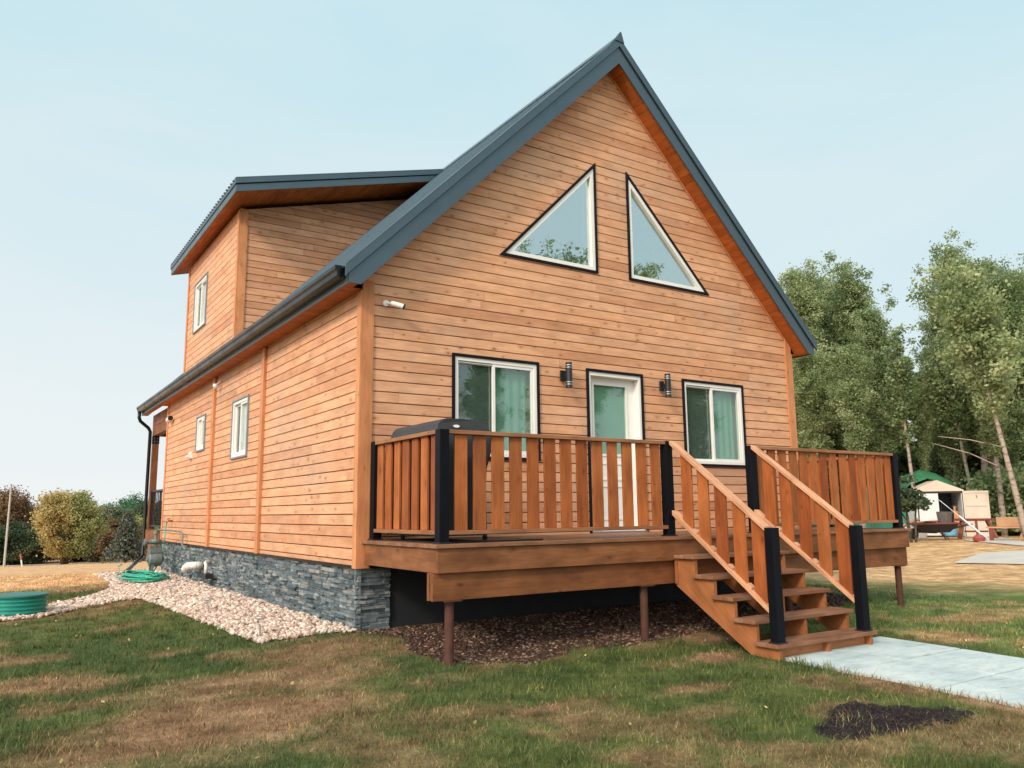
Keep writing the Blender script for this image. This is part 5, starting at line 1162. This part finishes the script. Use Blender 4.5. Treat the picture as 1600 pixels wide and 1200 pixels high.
for i,lab in enumerate(('grey woven basket standing on the wheelbarrow','broken pale plank lying across the wheelbarrow','rusty scrap block in the wheelbarrow')):
    b = MB()
    if i == 0: b.lathe([(.20,.40),(.26,.95),(.24,.95),(.18,.42)], sh(-.52,-2.2,0), 14)
    elif i == 1: b.tube([sh(-1.5,-2.3,.56), sh(-.3,-2.1,.66)], .045, 4)
    else: shbox(b,-1.2,-.85,-2.4,-2.1,.40,.62)
    item(('basket','plank','scrap_block')[i], lab, ('basket','plank','scrap')[i], b, (simple('grey_wicker',(.12,.10,.09),.9,0,.5,30),WOOD_RAIL,RUST)[i], 0)
b = MB(); b.tube([sh(-2.55,-2.0,.12), sh(-1.25,-1.7,.70)], .055, 4); item('plank', 'pale plank leaning on the wheelbarrow from the left', 'plank', b, WOOD_RAIL)
b = MB(); A_ = sh(-.75,-2.7,1.35); B_ = sh(.55,-3.1,.0); b.tube([A_, B_], [.012,.014], 5); 
b.tube([sh(-.22,-2.86,.80), B_], .034, 4); item('long_board', 'long blue white board leaning across the sawhorse in front of the shed', 'board', b, simple('pale_blue_board',(.55,.68,.74),.6))
t = thing('sawhorse_bench', 'red brown wooden sawhorse bench in front of the shed door', 'bench', sh(.7,-1.6,0))
b = MB(); shbox(b,-.05,1.15,-1.85,-1.45,.62,.70,g=rt); b.build('top', REDP, t, .01)
WR = wood('bench_leg_wood', (.30,.12,.06),(.16,.05,.03))
for (a,d,s) in ((.15,-1.8,-.14),(.15,-1.5,-.14),(.95,-1.8,.22),(.95,-1.5,.22),(.55,-1.8,.0)):
    b = MB(); b.tube([sh(a,d,.62), sh(a+s,d-.05,0)], .045, 4); b.build('leg', WR, t)
b = MB(); b.tube([sh(.95,-1.65,.25), sh(.2,-1.65,.25)], .03, 4); b.build('stretcher', WR, t)
# bench at right edge
ex, ey, ez = at_px(1582, 31.5); fw2 = Vector((ex-CAMP.x,ey-CAMP.y,0)).normalized(); rt2 = Vector((fw2.y,-fw2.x,0))
def eh(a,d,h): p_ = Vector((ex,ey,ez))+rt2*a+fw2*d; return (p_.x,p_.y,ez+h)
def ebox(mb, a0,a1,d0,d1,h0,h1):
    mb.add([eh(a,d,h) for h in (h0,h1) for d in (d0,d1) for a in (a0,a1)],[(0,2,3,1),(4,5,7,6),(0,1,5,4),(2,6,7,3),(0,4,6,2),(1,3,7,5)],rt2,.5)
t = thing('garden_bench', 'low wooden bench at the right edge near the wood', 'bench', (ex,ey,ez))
b = MB(); ebox(b,-.75,1.0,-.2,.2,.42,.47); b.build('seat', WOOD_RAIL, t, .005)
for a in (-.6,.85): b = MB(); ebox(b,a-.06,a+.06,-.18,.18,0,.42); b.build('leg', REDP, t)
b = MB(); b.tube([eh(.15,-.35,.0), eh(.65,.1,1.0)], .04, 4); item('plank', 'plank leaning on the bench at the right edge', 'plank', b, WOOD_RAIL)
b = MB(); ebox(b,-.42,.28,-.15,.18,.475,.78); item('cardboard_box', 'brown cardboard box sitting on the bench', 'box', b, simple('cardboard',(.42,.24,.13),.9), .006)
b = MB(); b.lathe([(.22,0),(.25,.03),(.22,.36),(.16,.40)], eh(.75,-.5,0), 18); item('red_canister', 'red orange container beside the right bench', 'container', b, simple('orange_plastic',(.60,.09,.04),.5))
b = MB(); b.lathe([(.02,.0),(.17,.02),(.20,.12),(.12,.2),(.03,.22)], eh(-.95,-.6,0), 14); item('red_pot', 'small dull red pot left of the bench', 'pot', b, simple('dull_red',(.32,.06,.05),.7))
# far concrete pads
for (pts_, lab) in (([(1490,866),(1535,856),(1640,853),(1640,868)], 'pale concrete pad in the dry grass at the right'), ([(1505,843),(1540,838),(1640,848),(1640,852)], 'narrow concrete strip in front of the right bench')):
    vs = []
    for (u,v) in pts_:
        az = math.atan((u-800)/FPX); d_ = (Fw + Rt2*((u-800)/FPX) - Up2*((v-600)/FPX)); k = (-.80-CAMP.z)/d_.z; p_ = CAMP+d_*k
        vs.append((p_.x,p_.y,tzf(p_.x,p_.y)+.02))
    b = MB(); n = len(vs); b.add(vs+[(x_,y_,z_+.015) for x_,y_,z_ in vs], [tuple(range(n,2*n))]+[(i,(i+1)%n,n+(i+1)%n,n+i) for i in range(n)], (1,0,0)); o = b.build('concrete_pad', simple('plain_concrete',(.50,.46,.41),.9,0,.12,2), None); tag(o, lab, 'pavement', kind='structure')
# ------------------------------------------------------------------ gravel, mulch, soil, grass
def ico():
    bm = bmesh.new(); bmesh.ops.create_icosphere(bm, subdivisions=1, radius=1); v = np.array([x.co[:] for x in bm.verts]); f = np.array([[q_.index for q_ in x.verts] for x in bm.faces]); bm.free(); return v, f
IV, IF = ico()
def scatter_blobs(name, P, S, flat, mat, seed, label, cat, jit=.22, parent=None):
    rg = np.random.RandomState(seed); n = len(P); a = rg.rand(n)*6.28; sc = S[:,None]*rg.uniform(.7,1.3,(n,3)); sc[:,2] *= flat
    V = IV[None]*(1+jit*rg.normal(size=(n,len(IV),1))*.6)*sc[:,None]; c, s = np.cos(a)[:,None], np.sin(a)[:,None]
    ti = rg.normal(size=n)[:,None]*.35
    x = V[...,0]*c-V[...,1]*s; y = V[...,0]*s+V[...,1]*c; z = V[...,2]+x*ti
    co = np.stack([x,y,z],-1)+P[:,None]; F = (IF[None]+np.arange(n)[:,None,None]*len(IV)).reshape(-1,3)
    me = fastmesh(name, co.reshape(-1,3), F, 3, mat, fattrs={'rnd': np.repeat(rg.rand(n), len(IF))}); o = bpy.data.objects.new(name, me); COL.objects.link(o); return tag(o, label, cat, kind='stuff')
def rnd_mat(name, stops, rough=.85):
    ma, t, bs = newmat(name); rn = N(t,'ShaderNodeAttribute', attribute_name='rnd').outputs['Fac']
    nn = N(t,'ShaderNodeTexNoise', i_Scale=40.0, i_Detail=3.0); L(t, N(t,'ShaderNodeNewGeometry').outputs['Position'], nn.inputs['Vector'])
    c = mixc(t, .6, ramp(t, rn, stops).outputs[0], ramp(t, nn.outputs[0], [(.3,(.7,.7,.7)),(.7,(1.2,1.2,1.2))]).outputs[0], 'MULTIPLY')
    L(t, c, bs.inputs['Base Color']); bs.inputs['Roughness'].default_value = rough; return ma
rg = np.random.RandomState(6)
x = rg.uniform(-4.7,.02,60000); y = rg.uniform(-.1,13.2,60000); ok = on_gravel(x,y); x, y = x[ok], y[ok]
k = rg.rand(len(x)) < np.interp(y, [0,4,8,13], [1,1,.8,.6]); x, y = x[k][:17000], y[k][:17000]
S = rg.uniform(.016,.036,len(x))*np.interp(y,[0,6,13],[1,1.15,1.4]); S[rg.rand(len(x))<.05] *= 1.4
scatter_blobs('gravel', np.stack([x,y,tz(x,y)+.010+rg.rand(len(x))*.022],1), S, .62, rnd_mat('river_stones', [(0,(.26,.17,.13)),(.3,(.46,.34,.28)),(.7,(.58,.46,.38)),(1,(.74,.66,.58))]), 61, 'pale river stones covering the bed along the foundation', 'gravel')
x = rg.uniform(-.1,7.5,14000); y = rg.uniform(-1.95,.0,14000); ok = on_mulch(x,y); x, y = x[ok], y[ok]
scatter_blobs('mulch', np.stack([x,y,tz(x,y)+.005],1), rg.uniform(.010,.026,len(x)), .35, rnd_mat('bark_chips', [(0,(.025,.011,.008)),(.5,(.075,.036,.024)),(.85,(.16,.09,.06)),(1,(.34,.24,.17))]), 62, 'brown bark mulch and dirt under the deck', 'mulch')
x = rg.uniform(1.0,2.9,9000); y = rg.uniform(-5.2,-4.1,9000); ok = on_soil(x,y); x, y = x[ok], y[ok]
scatter_blobs('bare_soil', np.stack([x,y,tz(x,y)+.0],1), rg.uniform(.004,.013,len(x))*(.5+.9*fbm(x*6,y*6,2)), .6, rnd_mat('soil_clods', [(0,(.006,.003,.004)),(.8,(.014,.008,.008)),(1,(.06,.035,.028))]), 63, 'dark patch of bare dug soil in the lawn near the path', 'soil')
def grass(name, n, xr, yr, dens, hr, wr, seed, label, XY=None):
    rg = np.random.RandomState(seed); x = rg.uniform(*xr, n); y = rg.uniform(*yr, n)
    if XY: x, y = XY
    D = np.hypot(x-CAMP.x, y-CAMP.y); keep = rg.rand(n) < dens(D); keep &= ~on_path(x,y,.0); keep &= ~on_gravel(x,y); keep &= ~(on_soil(x,y) & (rg.rand(n) > .06+.30*(fbm(x*6,y*6,2) > .56))); keep &= ~(on_mulch(x,y) & (rg.rand(n) > .03)); keep &= ~((x > -.02) & (x < HW+.02) & (y > -.05) & (y < HL+2)); keep &= ~((x>2.95)&(x<4.45)&(y>-2.95)&(y<-1.7)&(rg.rand(n)>.25))
    # only what could be seen from about the viewpoint
    dx, dy = x-CAMP.x, y-CAMP.y; an = np.arctan2(dx, dy)-YAW; keep &= (np.abs(an) < .80)
    x, y, D = x[keep], y[keep], D[keep]; n = len(x); dr = dryness(x,y); dr = np.clip(dr*1.0+rg.normal(size=n)*.28*(dr>.08)+rg.normal(size=n)*.12, 0, 1)
    h = rg.uniform(*hr, n)*(.55+.9*fbm(x*2.3+3,y*2.3,3))*(1-.35*dr); nearp = (x > PATHX0-.12) & (x < PATHX0+.0) & (y < PATHY); h = np.where(nearp, h*1.5, h)
    w = rg.uniform(*wr, n)*np.interp(D, [3,8,16], [.8,1.3,2.2]); a = rg.rand(n)*6.28; ln = rg.uniform(.1,.9,n)*h*(1+.8*dr); la = rg.rand(n)*6.28
    z = tz(x,y)-.004; c, s = np.cos(a)*w/2, np.sin(a)*w/2
    p0 = np.stack([x-c,y-s,z],1); p1 = np.stack([x+c,y+s,z],1); lx, ly = np.cos(la)*ln, np.sin(la)*ln
    p2 = np.stack([x+lx*.45+c*.7,y+ly*.45+s*.7,z+h*.6],1); p3 = np.stack([x+lx*.45-c*.7,y+ly*.45-s*.7,z+h*.6],1); p4 = np.stack([x+lx,y+ly,z+h],1)
    co = np.stack([p0,p1,p2,p3,p4],1).reshape(-1,3); i = np.arange(n)*5
    F = np.concatenate([np.stack([i,i+1,i+2],1),np.stack([i,i+2,i+3],1),np.stack([i+3,i+2,i+4],1)])
    me = fastmesh(name, co, F, 3, GRM, {'dry': np.repeat(dr,5), 'straw_sun': np.repeat(straw_sun_mask(x,y),5)}, fattrs={'rnd': np.tile(rg.rand(n),3)}); o = bpy.data.objects.new(name, me); COL.objects.link(o); return tag(o, label, 'grass', kind='stuff')
def grass_mat():
    ma, t, bs = newmat('grass_blades'); out = t.nodes['Material Output']; dry = N(t,'ShaderNodeAttribute', attribute_name='dry').outputs['Fac']; rn = N(t,'ShaderNodeAttribute', attribute_name='rnd').outputs['Fac']
    c, n1 = grass_col(t, dry, rn); c = mixc(t, 1.0, c, ramp(t, rn, [(0,(.55,.60,.52)),(.5,(1.1,1.1,1.1)),(1,(2.0,1.9,1.75))]).outputs[0], 'MULTIPLY')
    L(t, c, bs.inputs['Base Color']); bs.inputs['Roughness'].default_value = .6; bs.inputs['Specular IOR Level'].default_value = .25
    tl = N(t,'ShaderNodeBsdfTranslucent'); L(t, c, tl.inputs[0]); ms = N(t,'ShaderNodeMixShader'); ms.inputs[0].default_value = .3
    L(t, bs.outputs[0], ms.inputs[1]); L(t, tl.outputs[0], ms.inputs[2]); L(t, ms.outputs[0], out.inputs[0]); return ma
GRM = grass_mat()
grass('grass', 900000, (-6,9.5), (-7.5,14), lambda D: np.clip(1.25*np.exp(-((D-3)/4.2).clip(0)), .13, 1), (.022,.060), (.0035,.0065), 71, 'short mown grass of the lawn, green with dried tufts')

# clumps of longer blades standing in the lawn, and fallen leaves
rgt = np.random.RandomState(90); nt_ = 2600; cx_ = rgt.uniform(-5,8,nt_); cy_ = rgt.uniform(-7,8,nt_); kk = rgt.randint(12,34,nt_)
TX = np.repeat(cx_,kk)+rgt.normal(size=kk.sum())*.028; TY = np.repeat(cy_,kk)+rgt.normal(size=kk.sum())*.028
grass('grass_tufts', len(TX), (0,1), (0,1), lambda D: np.ones_like(D), (.032,.075), (.003,.0055), 91, 'longer tufts and clumps standing in the mown lawn', XY=(TX,TY))
n = 260; x = rgt.uniform(-5,9,n); y = rgt.uniform(-7.5,7,n); k = ~on_gravel(x,y) & ~((x > 0) & (y > -1.7) & (x < HW)); x, y = x[k], y[k]
me = leaves_mesh('fallen_leaves', np.stack([x,y,tz(x,y)+.035],1), .021, rgt, mat=LF_WIL); o = bpy.data.objects.new('fallen_leaves', me); COL.objects.link(o); tag(o, 'small dry leaves scattered over the lawn', 'leaves', kind='stuff')
